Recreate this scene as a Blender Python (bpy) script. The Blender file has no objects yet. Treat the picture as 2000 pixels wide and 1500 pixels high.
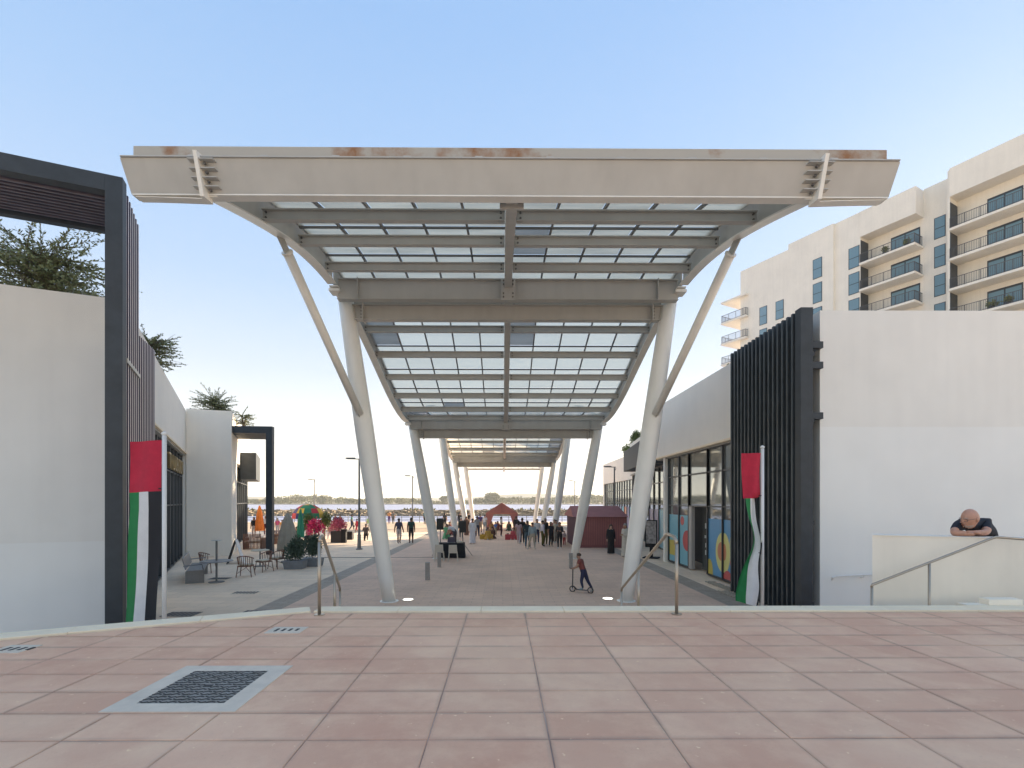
import bpy, bmesh, math, random
from mathutils import Vector, Matrix
random.seed(7)
R = math.radians
sc = bpy.context.scene
C = sc.collection

# ------------------------------------------------------------------ camera
CAM_Z, YAW, FPX = 2.94, R(0.42), 950.0
cd = bpy.data.cameras.new('camera')
cam = bpy.data.objects.new('camera', cd)
C.objects.link(cam)
cam.location = (0, 0, CAM_Z)
cam.rotation_euler = (R(90), 0, -YAW)
cd.sensor_width = 36
cd.lens = 36 * FPX / 2000
cd.shift_x, cd.shift_y = 0.0055, 0.114
cd.clip_start, cd.clip_end = 0.1, 6000
sc.camera = cam

# ------------------------------------------------------------------ sky, sun, exposure
SUN_AZ, SUN_EL = R(48), R(17)
w = bpy.data.worlds.new('World')
sc.world = w
w.use_nodes = True
nt = w.node_tree
bg = nt.nodes['Background']
sky = nt.nodes.new('ShaderNodeTexSky')
sky.sky_type = 'NISHITA'
sky.sun_disc = False
sky.sun_elevation = SUN_EL
sky.sun_rotation = SUN_AZ
sky.altitude = 0
sky.air_density = 1.0
sky.dust_density = 1.2
sky.ozone_density = 2.0
# hazy evening air: the same pale-to-blue gradient all round, with the clear-sky model mixed in
tco = nt.nodes.new('ShaderNodeTexCoord')
sep = nt.nodes.new('ShaderNodeSeparateXYZ')
nt.links.new(tco.outputs['Generated'], sep.inputs[0])
ramp = nt.nodes.new('ShaderNodeValToRGB')
nt.links.new(sep.outputs['Z'], ramp.inputs[0])
SKY_RAMP = [(0.0, (1.05, 0.93, 0.72)), (0.05, (0.73, 0.68, 0.575)), (0.12, (0.525, 0.522, 0.495)), (0.24, (0.37, 0.412, 0.465)), (0.38, (0.262, 0.342, 0.462)), (0.55, (0.197, 0.295, 0.445)), (0.70, (0.155, 0.258, 0.428)), (1.0, (0.146, 0.244, 0.414))]
cr_ = ramp.color_ramp
cr_.elements[0].position, cr_.elements[0].color = SKY_RAMP[0][0], (*SKY_RAMP[0][1], 1)
cr_.elements[1].position, cr_.elements[1].color = SKY_RAMP[-1][0], (*SKY_RAMP[-1][1], 1)
for pos, col in SKY_RAMP[1:-1]:
    cr_.elements.new(pos).color = (*col, 1)
gain = nt.nodes.new('ShaderNodeMix')
gain.data_type = 'RGBA'
gain.blend_type = 'MULTIPLY'
gain.inputs[0].default_value = 1.0
gain.inputs[7].default_value = (3.4, 3.4, 3.4, 1)
nt.links.new(ramp.outputs['Color'], gain.inputs[6])
gam = nt.nodes.new('ShaderNodeGamma')
gam.inputs['Gamma'].default_value = 0.55
nt.links.new(sky.outputs['Color'], gam.inputs['Color'])
smix = nt.nodes.new('ShaderNodeMix')
smix.data_type = 'RGBA'
smix.inputs[0].default_value = 0.88
nt.links.new(gam.outputs['Color'], smix.inputs[6])
nt.links.new(gain.outputs[2], smix.inputs[7])
nt.links.new(smix.outputs[2], bg.inputs['Color'])
bg.inputs['Strength'].default_value = 0.15
sl = bpy.data.lights.new('sun', 'SUN')
sl.energy = 4.0
sl.angle = R(0.6)
sl.color = (1.0, 0.83, 0.62)
sun = bpy.data.objects.new('sun', sl)
C.objects.link(sun)
SUN_DIR = Vector((math.sin(SUN_AZ) * math.cos(SUN_EL), math.cos(SUN_AZ) * math.cos(SUN_EL), math.sin(SUN_EL)))
sun.rotation_euler = (-SUN_DIR).to_track_quat('-Z', 'Y').to_euler()
sun.location = (60, 60, 60)
vs = sc.view_settings
vs.view_transform = 'Standard'
vs.look = 'None'
vs.gamma = 1.0
vs.use_curve_mapping = False
vs.exposure = 2.08
sc.cycles.max_bounces = 10
sc.cycles.diffuse_bounces = 7
sc.cycles.use_denoising = True

# ------------------------------------------------------------------ helpers
def at(u, v, y):
    """world point at distance y down the plaza that photo pixel (u, v) looks at"""
    t = (u - 989.0) / FPX
    cx, sx = math.cos(YAW), math.sin(YAW)
    x = y * (t * cx + sx) / (cx - t * sx)
    d = x * sx + y * cx
    return Vector((x, y, CAM_Z + (978.0 - v) / FPX * d))
def ground(u, v, z=0.0):
    y = (CAM_Z - z) * FPX / (v - 978.0)
    for _ in range(4):
        p = at(u, v, y)
        y *= (CAM_Z - z) / max(1e-3, (CAM_Z - p.z))
    p = at(u, v, y)
    p.z = z
    return p

MATS = {}
def mat(name, col, rough=0.6, var=0.0, scale=4.0, bump=0.0, bscale=60.0, metal=0.0, spec=0.5, col2=None, streak=0.0, obj_var=0.0):
    if name in MATS:
        return MATS[name]
    m = bpy.data.materials.new(name)
    m.use_nodes = True
    t = m.node_tree
    p = t.nodes['Principled BSDF']
    p.inputs['Roughness'].default_value = rough
    p.inputs['Metallic'].default_value = metal
    p.inputs['Specular IOR Level'].default_value = spec
    c = (*col, 1)
    p.inputs['Base Color'].default_value = c
    m.diffuse_color = c
    out = None
    if var > 0 or streak > 0 or obj_var > 0:
        tc = t.nodes.new('ShaderNodeTexCoord')
        n = t.nodes.new('ShaderNodeTexNoise')
        n.inputs['Scale'].default_value = scale
        n.inputs['Detail'].default_value = 6
        n.inputs['Roughness'].default_value = 0.62
        geo = t.nodes.new('ShaderNodeNewGeometry')
        t.links.new(geo.outputs['Position'], n.inputs['Vector'])
        mx = t.nodes.new('ShaderNodeMix')
        mx.data_type = 'RGBA'
        c2 = col2 if col2 else tuple(max(0, x * (1 - var)) for x in col)
        mx.inputs[6].default_value = tuple(min(1, x * (1 + (0 if col2 else var))) for x in col) + (1,)
        mx.inputs[7].default_value = (*c2, 1)
        rp = t.nodes.new('ShaderNodeMapRange')
        rp.inputs[1].default_value = 0.32
        rp.inputs[2].default_value = 0.68
        t.links.new(n.outputs['Fac'], rp.inputs[0])
        t.links.new(rp.outputs[0], mx.inputs[0])
        out = mx.outputs[2]
        if streak > 0:
            mp = t.nodes.new('ShaderNodeMapping')
            mp.inputs['Scale'].default_value = (2.2, 2.2, 0.12)
            n2 = t.nodes.new('ShaderNodeTexNoise')
            n2.inputs['Scale'].default_value = 2.0
            n2.inputs['Detail'].default_value = 5
            t.links.new(geo.outputs['Position'], mp.inputs['Vector'])
            t.links.new(mp.outputs[0], n2.inputs['Vector'])
            r2 = t.nodes.new('ShaderNodeMapRange')
            r2.inputs[1].default_value = 0.4
            r2.inputs[2].default_value = 0.75
            r2.inputs[3].default_value = 1.0
            r2.inputs[4].default_value = 1.0 - streak
            t.links.new(n2.outputs['Fac'], r2.inputs[0])
            m2 = t.nodes.new('ShaderNodeMix')
            m2.data_type = 'RGBA'
            m2.blend_type = 'MULTIPLY'
            m2.inputs[0].default_value = 1.0
            t.links.new(out, m2.inputs[6])
            t.links.new(r2.outputs[0], m2.inputs[7])
            out = m2.outputs[2]
        if obj_var > 0:
            oi = t.nodes.new('ShaderNodeObjectInfo')
            r3 = t.nodes.new('ShaderNodeMapRange')
            r3.inputs[3].default_value = 1.0 - obj_var
            r3.inputs[4].default_value = 1.0 + obj_var
            t.links.new(oi.outputs['Random'], r3.inputs[0])
            m3 = t.nodes.new('ShaderNodeMix')
            m3.data_type = 'RGBA'
            m3.blend_type = 'MULTIPLY'
            m3.inputs[0].default_value = 1.0
            t.links.new(out, m3.inputs[6])
            t.links.new(r3.outputs[0], m3.inputs[7])
            out = m3.outputs[2]
        t.links.new(out, p.inputs['Base Color'])
    if bump > 0:
        geo2 = t.nodes.new('ShaderNodeNewGeometry')
        nb = t.nodes.new('ShaderNodeTexNoise')
        nb.inputs['Scale'].default_value = bscale
        nb.inputs['Detail'].default_value = 4
        t.links.new(geo2.outputs['Position'], nb.inputs['Vector'])
        b = t.nodes.new('ShaderNodeBump')
        b.inputs['Strength'].default_value = bump
        b.inputs['Distance'].default_value = 0.01
        t.links.new(nb.outputs['Fac'], b.inputs['Height'])
        t.links.new(b.outputs[0], p.inputs['Normal'])
    MATS[name] = m
    return m

def glass_mat(name, tint=(0.03, 0.035, 0.04), ior=1.9, rough=0.03):
    """dark shop or house window: what is behind is dim, the sky mirrors in it"""
    m = bpy.data.materials.new(name)
    m.use_nodes = True
    t = m.node_tree
    t.nodes.remove(t.nodes['Principled BSDF'])
    o = t.nodes['Material Output']
    d = t.nodes.new('ShaderNodeBsdfDiffuse')
    d.inputs['Color'].default_value = (*tint, 1)
    g = t.nodes.new('ShaderNodeBsdfGlossy')
    g.inputs['Roughness'].default_value = rough
    g.inputs['Color'].default_value = (0.9, 0.95, 0.97, 1)
    f = t.nodes.new('ShaderNodeFresnel')
    f.inputs['IOR'].default_value = ior
    x = t.nodes.new('ShaderNodeMixShader')
    t.links.new(f.outputs[0], x.inputs[0])
    t.links.new(d.outputs[0], x.inputs[1])
    t.links.new(g.outputs[0], x.inputs[2])
    t.links.new(x.outputs[0], o.inputs['Surface'])
    MATS[name] = m
    return m

def frosted_mat(name, col, trans=0.8, dirt=0.3, clear=0.0):
    """milky roof glass: lets daylight through without a clear view"""
    m = bpy.data.materials.new(name)
    m.use_nodes = True
    t = m.node_tree
    t.nodes.remove(t.nodes['Principled BSDF'])
    o = t.nodes['Material Output']
    geo = t.nodes.new('ShaderNodeNewGeometry')
    mp = t.nodes.new('ShaderNodeMapping')
    mp.inputs['Scale'].default_value = (0.5, 2.2, 1.5)
    t.links.new(geo.outputs['Position'], mp.inputs['Vector'])
    n = t.nodes.new('ShaderNodeTexNoise')
    n.inputs['Scale'].default_value = 1.3
    n.inputs['Detail'].default_value = 5
    t.links.new(mp.outputs[0], n.inputs['Vector'])
    r = t.nodes.new('ShaderNodeMapRange')
    r.inputs[1].default_value = 0.35
    r.inputs[2].default_value = 0.7
    t.links.new(n.outputs['Fac'], r.inputs[0])
    oi = t.nodes.new('ShaderNodeObjectInfo')
    mx = t.nodes.new('ShaderNodeMix')
    mx.data_type = 'RGBA'
    mx.inputs[6].default_value = (*col, 1)
    mx.inputs[7].default_value = tuple(c * (1 - dirt) for c in col) + (1,)
    t.links.new(r.outputs[0], mx.inputs[0])
    r3 = t.nodes.new('ShaderNodeMapRange')
    r3.inputs[3].default_value = 0.86
    r3.inputs[4].default_value = 1.05
    t.links.new(oi.outputs['Random'], r3.inputs[0])
    m3 = t.nodes.new('ShaderNodeMix')
    m3.data_type = 'RGBA'
    m3.blend_type = 'MULTIPLY'
    m3.inputs[0].default_value = 1.0
    t.links.new(mx.outputs[2], m3.inputs[6])
    t.links.new(r3.outputs[0], m3.inputs[7])
    tr = t.nodes.new('ShaderNodeBsdfTranslucent')
    df = t.nodes.new('ShaderNodeBsdfDiffuse')
    gl = t.nodes.new('ShaderNodeBsdfGlossy')
    gl.inputs['Roughness'].default_value = 0.12
    t.links.new(m3.outputs[2], tr.inputs['Color'])
    t.links.new(m3.outputs[2], df.inputs['Color'])
    a = t.nodes.new('ShaderNodeMixShader')
    a.inputs[0].default_value = trans
    t.links.new(df.outputs[0], a.inputs[1])
    t.links.new(tr.outputs[0], a.inputs[2])
    f = t.nodes.new('ShaderNodeFresnel')
    f.inputs['IOR'].default_value = 1.4
    b = t.nodes.new('ShaderNodeMixShader')
    t.links.new(f.outputs[0], b.inputs[0])
    cl = t.nodes.new('ShaderNodeBsdfTransparent')
    cl.inputs['Color'].default_value = (1.0, 0.95, 0.86, 1)
    cm_ = t.nodes.new('ShaderNodeMixShader')
    cm_.inputs[0].default_value = clear
    t.links.new(a.outputs[0], cm_.inputs[1])
    t.links.new(cl.outputs[0], cm_.inputs[2])
    t.links.new(cm_.outputs[0], b.inputs[1])
    t.links.new(gl.outputs[0], b.inputs[2])
    t.links.new(b.outputs[0], o.inputs['Surface'])
    MATS[name] = m
    return m

class MB:
    def __init__(s):
        s.v, s.f, s.m = [], [], []
    def add(s, vs, fs, mi=0):
        o = len(s.v)
        s.v += [tuple(p) for p in vs]
        s.f += [tuple(i + o for i in f) for f in fs]
        s.m += [mi] * len(fs)
        return s
    def box(s, x0, x1, y0, y1, z0, z1, mi=0):
        return s.add([(x0, y0, z0), (x1, y0, z0), (x1, y1, z0), (x0, y1, z0), (x0, y0, z1), (x1, y0, z1), (x1, y1, z1), (x0, y1, z1)],
                     [(3, 2, 1, 0), (4, 5, 6, 7), (0, 1, 5, 4), (1, 2, 6, 5), (2, 3, 7, 6), (3, 0, 4, 7)], mi)
    def hexa(s, p, mi=0):          # 4 lower corners then 4 upper corners
        return s.add(p, [(3, 2, 1, 0), (4, 5, 6, 7), (0, 1, 5, 4), (1, 2, 6, 5), (2, 3, 7, 6), (3, 0, 4, 7)], mi)
    def prism(s, poly, z0, z1, mi=0):
        n = len(poly)
        vs = [(x, y, z0) for x, y in poly] + [(x, y, z1) for x, y in poly]
        fs = [tuple(reversed(range(n))), tuple(range(n, 2 * n))] + [(i, (i + 1) % n, n + (i + 1) % n, n + i) for i in range(n)]
        return s.add(vs, fs, mi)
    def bar(s, p0, p1, wx, wz, up=(0, 0, 1), mi=0):
        p0, p1 = Vector(p0), Vector(p1)
        d = (p1 - p0).normalized()
        up = Vector(up)
        if abs(d.dot(up)) > 0.98:
            up = Vector((0, 1, 0))
        r = d.cross(up).normalized()
        u = r.cross(d).normalized()
        a, b = r * wx / 2, u * wz / 2
        vs = [p0 - a - b, p0 + a - b, p0 + a + b, p0 - a + b, p1 - a - b, p1 + a - b, p1 + a + b, p1 - a + b]
        return s.add(vs, [(0, 1, 2, 3), (7, 6, 5, 4), (0, 4, 5, 1), (1, 5, 6, 2), (2, 6, 7, 3), (3, 7, 4, 0)], mi)
    def tube(s, pts, rad, n=8, mi=0, cap=True):
        pts = [Vector(p) for p in pts]
        if not hasattr(rad, '__len__'):
            rad = [rad] * len(pts)
        o = len(s.v)
        prev = None
        for i, p in enumerate(pts):
            d = (pts[min(i + 1, len(pts) - 1)] - pts[max(i - 1, 0)]).normalized()
            a = prev if prev is not None else (Vector((0, 0, 1)) if abs(d.z) < 0.9 else Vector((1, 0, 0)))
            r = d.cross(a)
            if r.length < 1e-5:
                r = d.cross(Vector((0, 1, 0)))
            r.normalize()
            u = r.cross(d).normalized()
            prev = u
            for k in range(n):
                an = 2 * math.pi * k / n
                s.v.append(tuple(p + (r * math.cos(an) + u * math.sin(an)) * rad[i]))
        for i in range(len(pts) - 1):
            for k in range(n):
                k2 = (k + 1) % n
                s.f.append((o + i * n + k, o + i * n + k2, o + (i + 1) * n + k2, o + (i + 1) * n + k))
                s.m.append(mi)
        if cap:
            s.f.append(tuple(o + k for k in reversed(range(n))))
            s.f.append(tuple(o + (len(pts) - 1) * n + k for k in range(n)))
            s.m += [mi, mi]
        return s
    def lathe(s, prof, n=16, c=(0, 0, 0), mi=0, sx=1.0, sy=1.0, fold=0.0, nf=7):
        o = len(s.v)
        for r, z in prof:
            for k in range(n):
                a = 2 * math.pi * k / n
                rr = r * (1 + fold * math.sin(nf * a))
                s.v.append((c[0] + rr * sx * math.cos(a), c[1] + rr * sy * math.sin(a), c[2] + z))
        for i in range(len(prof) - 1):
            for k in range(n):
                k2 = (k + 1) % n
                s.f.append((o + i * n + k, o + i * n + k2, o + (i + 1) * n + k2, o + (i + 1) * n + k))
                s.m.append(mi)
        s.f.append(tuple(o + k for k in reversed(range(n))))
        s.f.append(tuple(o + (len(prof) - 1) * n + k for k in range(n)))
        s.m += [mi, mi]
        return s
    def mesh(s, name, mats):
        me = bpy.data.meshes.new(name)
        me.from_pydata(s.v, [], s.f)
        for m in (mats if isinstance(mats, (list, tuple)) else [mats]):
            if m is not None:
                me.materials.append(m)
        if any(s.m):
            me.polygons.foreach_set('material_index', s.m)
        me.update()
        return me
    def build(s, name, mats, parent=None, smooth=False, bevel=0.0):
        me = s.mesh(name, mats)
        if smooth:
            me.polygons.foreach_set('use_smooth', [True] * len(me.polygons))
        return link(name, me, parent, bevel=bevel)

def link(name, me, parent=None, loc=None, rz=0.0, bevel=0.0):
    o = bpy.data.objects.new(name, me)
    C.objects.link(o)
    if loc is not None:
        o.location = loc
    if rz:
        o.rotation_euler = (0, 0, rz)
    if parent is not None:
        o.parent = parent
    if bevel > 0:
        b = o.modifiers.new('bevel', 'BEVEL')
        b.width = bevel
        b.segments = 2
        b.limit_method = 'ANGLE'
    return o
def tag(o, label, cat, group=None):
    o['label'] = label
    o['category'] = cat
    if group:
        o['group'] = group
    return o
def thing(name, label, cat, loc=(0, 0, 0), rz=0.0, group=None):
    o = bpy.data.objects.new(name, None)
    C.objects.link(o)
    o.location = loc
    o.rotation_euler = (0, 0, rz)
    return tag(o, label, cat, group)
def structure(o):
    o['kind'] = 'structure'
    return o
def stuff(o, label=None, cat=None):
    o['kind'] = 'stuff'
    if label:
        o['label'] = label
        o['category'] = cat
    return o
def copy_tree(o, parent=None):
    c = o.copy()
    C.objects.link(c)
    if parent is not None:
        c.parent = parent
    for ch in list(o.children):
        copy_tree(ch, c)
    return c
def text_mesh(s, size, depth, m):
    cu = bpy.data.curves.new('letters', 'FONT')
    cu.body = s
    cu.size = size
    cu.extrude = depth
    ob = bpy.data.objects.new('letters', cu)
    C.objects.link(ob)
    bpy.context.view_layer.update()
    me = bpy.data.meshes.new_from_object(ob.evaluated_get(bpy.context.evaluated_depsgraph_get()))
    bpy.data.objects.remove(ob)
    me.materials.clear()
    me.materials.append(m)
    return me

# ------------------------------------------------------------------ materials
WALL = mat('white_render', (0.845, 0.815, 0.745), 0.85, var=0.035, scale=0.7, bump=0.12, bscale=90, streak=0.03)
WALL_SIDE = mat('warm_white_render', (0.92, 0.845, 0.73), 0.85, var=0.03, scale=0.7, bump=0.12, bscale=90, streak=0.03)
WALL_NEW = mat('fresh_white_render', (0.87, 0.855, 0.80), 0.85, var=0.03, scale=0.7, bump=0.12, bscale=90, streak=0.015)
WALL2 = mat('cream_render', (0.81, 0.755, 0.66), 0.85, var=0.04, scale=0.6, bump=0.1, bscale=70, streak=0.05)
CREAM = mat('cream_stone', (0.96, 0.79, 0.56), 0.75, var=0.06, scale=3, bump=0.1, bscale=80)
BEIGE = mat('beige_render', (0.92, 0.835, 0.69), 0.85, var=0.04, scale=1.2, bump=0.12, bscale=90, streak=0.05)
STEEL = mat('canopy_paint', (0.485, 0.475, 0.44), 0.42, var=0.05, scale=1.6, streak=0.07)
COLP = mat('column_paint', (0.84, 0.815, 0.745), 0.38, var=0.04, scale=1.2, streak=0.08)
BOLT = mat('bolt_steel', (0.16, 0.15, 0.14), 0.5, metal=0.6)
BAR = mat('glazing_bar_metal', (0.16, 0.155, 0.15), 0.5)
RUST = mat('rusty_gutter', (0.46, 0.43, 0.37), 0.8, var=0.2, scale=0.9, col2=(0.30, 0.15, 0.07), bump=0.2, bscale=30)
for n_ in RUST.node_tree.nodes:
    if n_.type == 'MAP_RANGE':
        n_.inputs[1].default_value, n_.inputs[2].default_value = 0.53, 0.66
PANE = frosted_mat('milky_glass', (1.0, 0.86, 0.63), 1.0, 0.08, 0.36)
PANE_NEAR = frosted_mat('near_milky_glass', (1.0, 0.80, 0.55), 0.96, 0.34, 0.14)  # browner, more mottled and less clear glass for the front rows
PANE_GREY = frosted_mat('grey_replacement_glass', (0.50, 0.45, 0.38), 0.75, 0.2)
DARK = mat('charcoal_aluminium', (0.035, 0.042, 0.048), 0.55, var=0.2, scale=3, bump=0.05, bscale=200)
DARK2 = mat('charcoal_fin', (0.045, 0.055, 0.06), 0.5, var=0.25, scale=2.5)
SOFF = mat('plum_soffit_louvre', (0.13, 0.11, 0.13), 0.5, var=0.2, scale=2.5)
PURPLE = mat('dark_plum_fin', (0.06, 0.048, 0.085), 0.5, var=0.2, scale=2.5)
GLASS = glass_mat('shop_glass', (0.15, 0.155, 0.145), 3.2)
APGLASS = glass_mat('house_glass', (0.15, 0.25, 0.30), 1.5)
MULL = mat('dark_mullion', (0.04, 0.045, 0.05), 0.4)
SSTEEL = mat('brushed_steel', (0.44, 0.37, 0.29), 0.32, metal=0.75, var=0.06, scale=6)
POLE = mat('galvanised_grey', (0.18, 0.18, 0.17), 0.55, var=0.1, scale=4)
WHITE = mat('white_paint', (0.78, 0.77, 0.74), 0.5)

def paver_mat(name, c1, c2, mortar, sx, sy, offset=0.5, bump=0.35, msize=0.02, var=0.12):
    m = bpy.data.materials.new(name)
    m.use_nodes = True
    t = m.node_tree
    p = t.nodes['Principled BSDF']
    p.inputs['Roughness'].default_value = 0.8
    geo = t.nodes.new('ShaderNodeNewGeometry')
    b = t.nodes.new('ShaderNodeTexBrick')
    b.offset = offset
    b.inputs['Scale'].default_value = 1.0
    b.inputs['Brick Width'].default_value = sx
    b.inputs['Row Height'].default_value = sy
    b.inputs['Mortar Size'].default_value = msize * 0.35
    b.inputs['Mortar Smooth'].default_value = 0.3
    b.inputs['Color1'].default_value = (*c1, 1)
    b.inputs['Color2'].default_value = (*c2, 1)
    b.inputs['Mortar'].default_value = (*mortar, 1)
    t.links.new(geo.outputs['Position'], b.inputs['Vector'])
    n = t.nodes.new('ShaderNodeTexNoise')
    n.inputs['Scale'].default_value = 0.45
    n.inputs['Detail'].default_value = 8
    n.inputs['Roughness'].default_value = 0.65
    t.links.new(geo.outputs['Position'], n.inputs['Vector'])
    r = t.nodes.new('ShaderNodeMapRange')
    r.inputs[1].default_value = 0.3
    r.inputs[2].default_value = 0.7
    r.inputs[3].default_value = 1 - var
    r.inputs[4].default_value = 1 + var
    t.links.new(n.outputs['Fac'], r.inputs[0])
    mx = t.nodes.new('ShaderNodeMix')
    mx.data_type = 'RGBA'
    mx.blend_type = 'MULTIPLY'
    mx.inputs[0].default_value = 1
    t.links.new(b.outputs['Color'], mx.inputs[6])
    t.links.new(r.outputs[0], mx.inputs[7])
    t.links.new(mx.outputs[2], p.inputs['Base Color'])
    bp = t.nodes.new('ShaderNodeBump')
    bp.inputs['Strength'].default_value = bump
    bp.inputs['Distance'].default_value = 0.01
    bp.invert = True
    t.links.new(b.outputs['Fac'], bp.inputs['Height'])
    t.links.new(bp.outputs[0], p.inputs['Normal'])
    MATS[name] = m
    return m
PINK = paver_mat('pink_small_pavers', (0.74, 0.515, 0.37), (0.67, 0.46, 0.335), (0.47, 0.325, 0.235), 0.6, 0.2)
GREY = paver_mat('grey_beige_pavers', (0.86, 0.665, 0.475), (0.78, 0.60, 0.43), (0.54, 0.42, 0.30), 0.9, 0.45)
STRIP = paver_mat('grey_band_pavers', (0.42, 0.345, 0.27), (0.36, 0.295, 0.23), (0.23, 0.19, 0.15), 0.4, 0.2)

# tile of the upper terrace: warm pink concrete, each tile a shade of its own
def tile_mat():
    m = bpy.data.materials.new('pink_concrete_tile')
    m.use_nodes = True
    t = m.node_tree
    p = t.nodes['Principled BSDF']
    p.inputs['Roughness'].default_value = 0.72
    geo = t.nodes.new('ShaderNodeNewGeometry')
    oi = t.nodes.new('ShaderNodeObjectInfo')
    def noise(scale, det, lo, hi):
        n = t.nodes.new('ShaderNodeTexNoise')
        n.inputs['Scale'].default_value = scale
        n.inputs['Detail'].default_value = det
        n.inputs['Roughness'].default_value = 0.65
        t.links.new(geo.outputs['Position'], n.inputs['Vector'])
        r = t.nodes.new('ShaderNodeMapRange')
        r.inputs[1].default_value = lo
        r.inputs[2].default_value = hi
        t.links.new(n.outputs['Fac'], r.inputs[0])
        return r.outputs[0]
    def mixc(fac, a, b, mode='MIX'):
        x = t.nodes.new('ShaderNodeMix')
        x.data_type = 'RGBA'
        x.blend_type = mode
        for i, s in ((0, fac), (6, a), (7, b)):
            if isinstance(s, tuple):
                x.inputs[i].default_value = s
            elif isinstance(s, float):
                x.inputs[i].default_value = s
            else:
                t.links.new(s, x.inputs[i])
        return x.outputs[2]
    rnd = t.nodes.new('ShaderNodeValToRGB')
    cr = rnd.color_ramp
    cr.elements[0].color = (0.740, 0.419, 0.265, 1)
    cr.elements[1].color = (0.894, 0.543, 0.354, 1)
    e = cr.elements.new(0.25)
    e.color = (0.829, 0.493, 0.318, 1)
    e = cr.elements.new(0.7)
    e.color = (0.851, 0.532, 0.345, 1)
    t.links.new(oi.outputs['Random'], rnd.inputs[0])
    c = mixc(noise(0.55, 5, 0.40, 0.72), rnd.outputs[0], (0.731, 0.376, 0.239, 1))     # large reddish worn patches
    c2 = t.nodes.new('ShaderNodeMix')
    f1 = noise(3.2, 9, 0.45, 0.80)
    mul = t.nodes.new('ShaderNodeMath')
    mul.operation = 'MULTIPLY'
    mul.inputs[1].default_value = 0.55
    t.links.new(f1, mul.inputs[0])
    t.nodes.remove(c2)
    c = mixc(mul.outputs[0], c, (1.016, 0.690, 0.438, 1))                                # dusty lighter wear
    f2 = noise(42, 4, 0.60, 0.75)
    mul2 = t.nodes.new('ShaderNodeMath')
    mul2.operation = 'MULTIPLY'
    mul2.inputs[1].default_value = 0.30
    t.links.new(f2, mul2.inputs[0])
    c = mixc(mul2.outputs[0], c, (0.531, 0.322, 0.202, 1))
    f4 = noise(17, 2, 0.70, 0.76)
    c = mixc(f4, c, (1.008, 0.710, 0.441, 1))                                              # small pale scuffs
    # grime gathered along the tile edges
    tcg = t.nodes.new('ShaderNodeTexCoord')
    sp = t.nodes.new('ShaderNodeSeparateXYZ')
    t.links.new(tcg.outputs['Generated'], sp.inputs[0])
    def edge(sock, wdt):
        a1 = t.nodes.new('ShaderNodeMath'); a1.operation = 'SUBTRACT'; a1.inputs[1].default_value = 0.5
        t.links.new(sock, a1.inputs[0])
        a2 = t.nodes.new('ShaderNodeMath'); a2.operation = 'ABSOLUTE'
        t.links.new(a1.outputs[0], a2.inputs[0])
        a3 = t.nodes.new('ShaderNodeMapRange')
        a3.inputs[1].default_value = 0.5 - wdt
        a3.inputs[2].default_value = 0.5
        t.links.new(a2.outputs[0], a3.inputs[0])
        return a3.outputs[0]
    mxe = t.nodes.new('ShaderNodeMath'); mxe.operation = 'MAXIMUM'
    t.links.new(edge(sp.outputs['X'], 0.05), mxe.inputs[0])
    t.links.new(edge(sp.outputs['Y'], 0.13), mxe.inputs[1])
    pw_ = t.nodes.new('ShaderNodeMath'); pw_.operation = 'POWER'; pw_.inputs[1].default_value = 1.8
    t.links.new(mxe.outputs[0], pw_.inputs[0])
    mul3 = t.nodes.new('ShaderNodeMath'); mul3.operation = 'MULTIPLY'
    t.links.new(pw_.outputs[0], mul3.inputs[0])
    t.links.new(noise(1.4, 4, 0.30, 0.62), mul3.inputs[1])
    mul4 = t.nodes.new('ShaderNodeMath'); mul4.operation = 'MULTIPLY'; mul4.inputs[1].default_value = 0.6
    t.links.new(mul3.outputs[0], mul4.inputs[0])
    c = mixc(mul4.outputs[0], c, (0.40, 0.255, 0.19, 1))
    t.links.new(c, p.inputs['Base Color'])
    nb = t.nodes.new('ShaderNodeTexNoise')
    nb.inputs['Scale'].default_value = 55
    nb.inputs['Detail'].default_value = 5
    t.links.new(geo.outputs['Position'], nb.inputs['Vector'])
    b = t.nodes.new('ShaderNodeBump')
    b.inputs['Strength'].default_value = 0.18
    b.inputs['Distance'].default_value = 0.01
    t.links.new(nb.outputs['Fac'], b.inputs['Height'])
    t.links.new(b.outputs[0], p.inputs['Normal'])
    return m
TILE = tile_mat()
JOINT = mat('sandy_joint', (0.36, 0.24, 0.19), 0.9, var=0.3, scale=2.2, col2=(0.62, 0.48, 0.39))

# ================================================================== SETTING
def water_mat():
    m = mat('water', (0.30, 0.31, 0.42), 0.35, spec=0.5)
    t = m.node_tree
    p = t.nodes['Principled BSDF']
    geo = t.nodes.new('ShaderNodeNewGeometry')
    mp = t.nodes.new('ShaderNodeMapping')
    mp.inputs['Scale'].default_value = (0.5, 1.6, 1)
    n = t.nodes.new('ShaderNodeTexNoise')
    n.inputs['Scale'].default_value = 0.9
    n.inputs['Detail'].default_value = 6
    t.links.new(geo.outputs['Position'], mp.inputs[0])
    t.links.new(mp.outputs[0], n.inputs['Vector'])
    b = t.nodes.new('ShaderNodeBump')
    b.inputs['Strength'].default_value = 0.35
    b.inputs['Distance'].default_value = 0.3
    t.links.new(n.outputs['Fac'], b.inputs['Height'])
    t.links.new(b.outputs[0], p.inputs['Normal'])
    return m
WATER = water_mat()
structure(MB().add([(-3000, 60, -1.2), (3000, 60, -1.2), (3000, 4000, -1.2), (-3000, 4000, -1.2)], [(0, 1, 2, 3)]).build('water', WATER))
structure(MB().box(-300, 300, -120, 68, -4.0, 0.0).build('plaza', GREY))
structure(MB().box(-6.0, 6.3, 6.9, 62, -0.2, 0.008).build('pink_paving', PINK))
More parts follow.
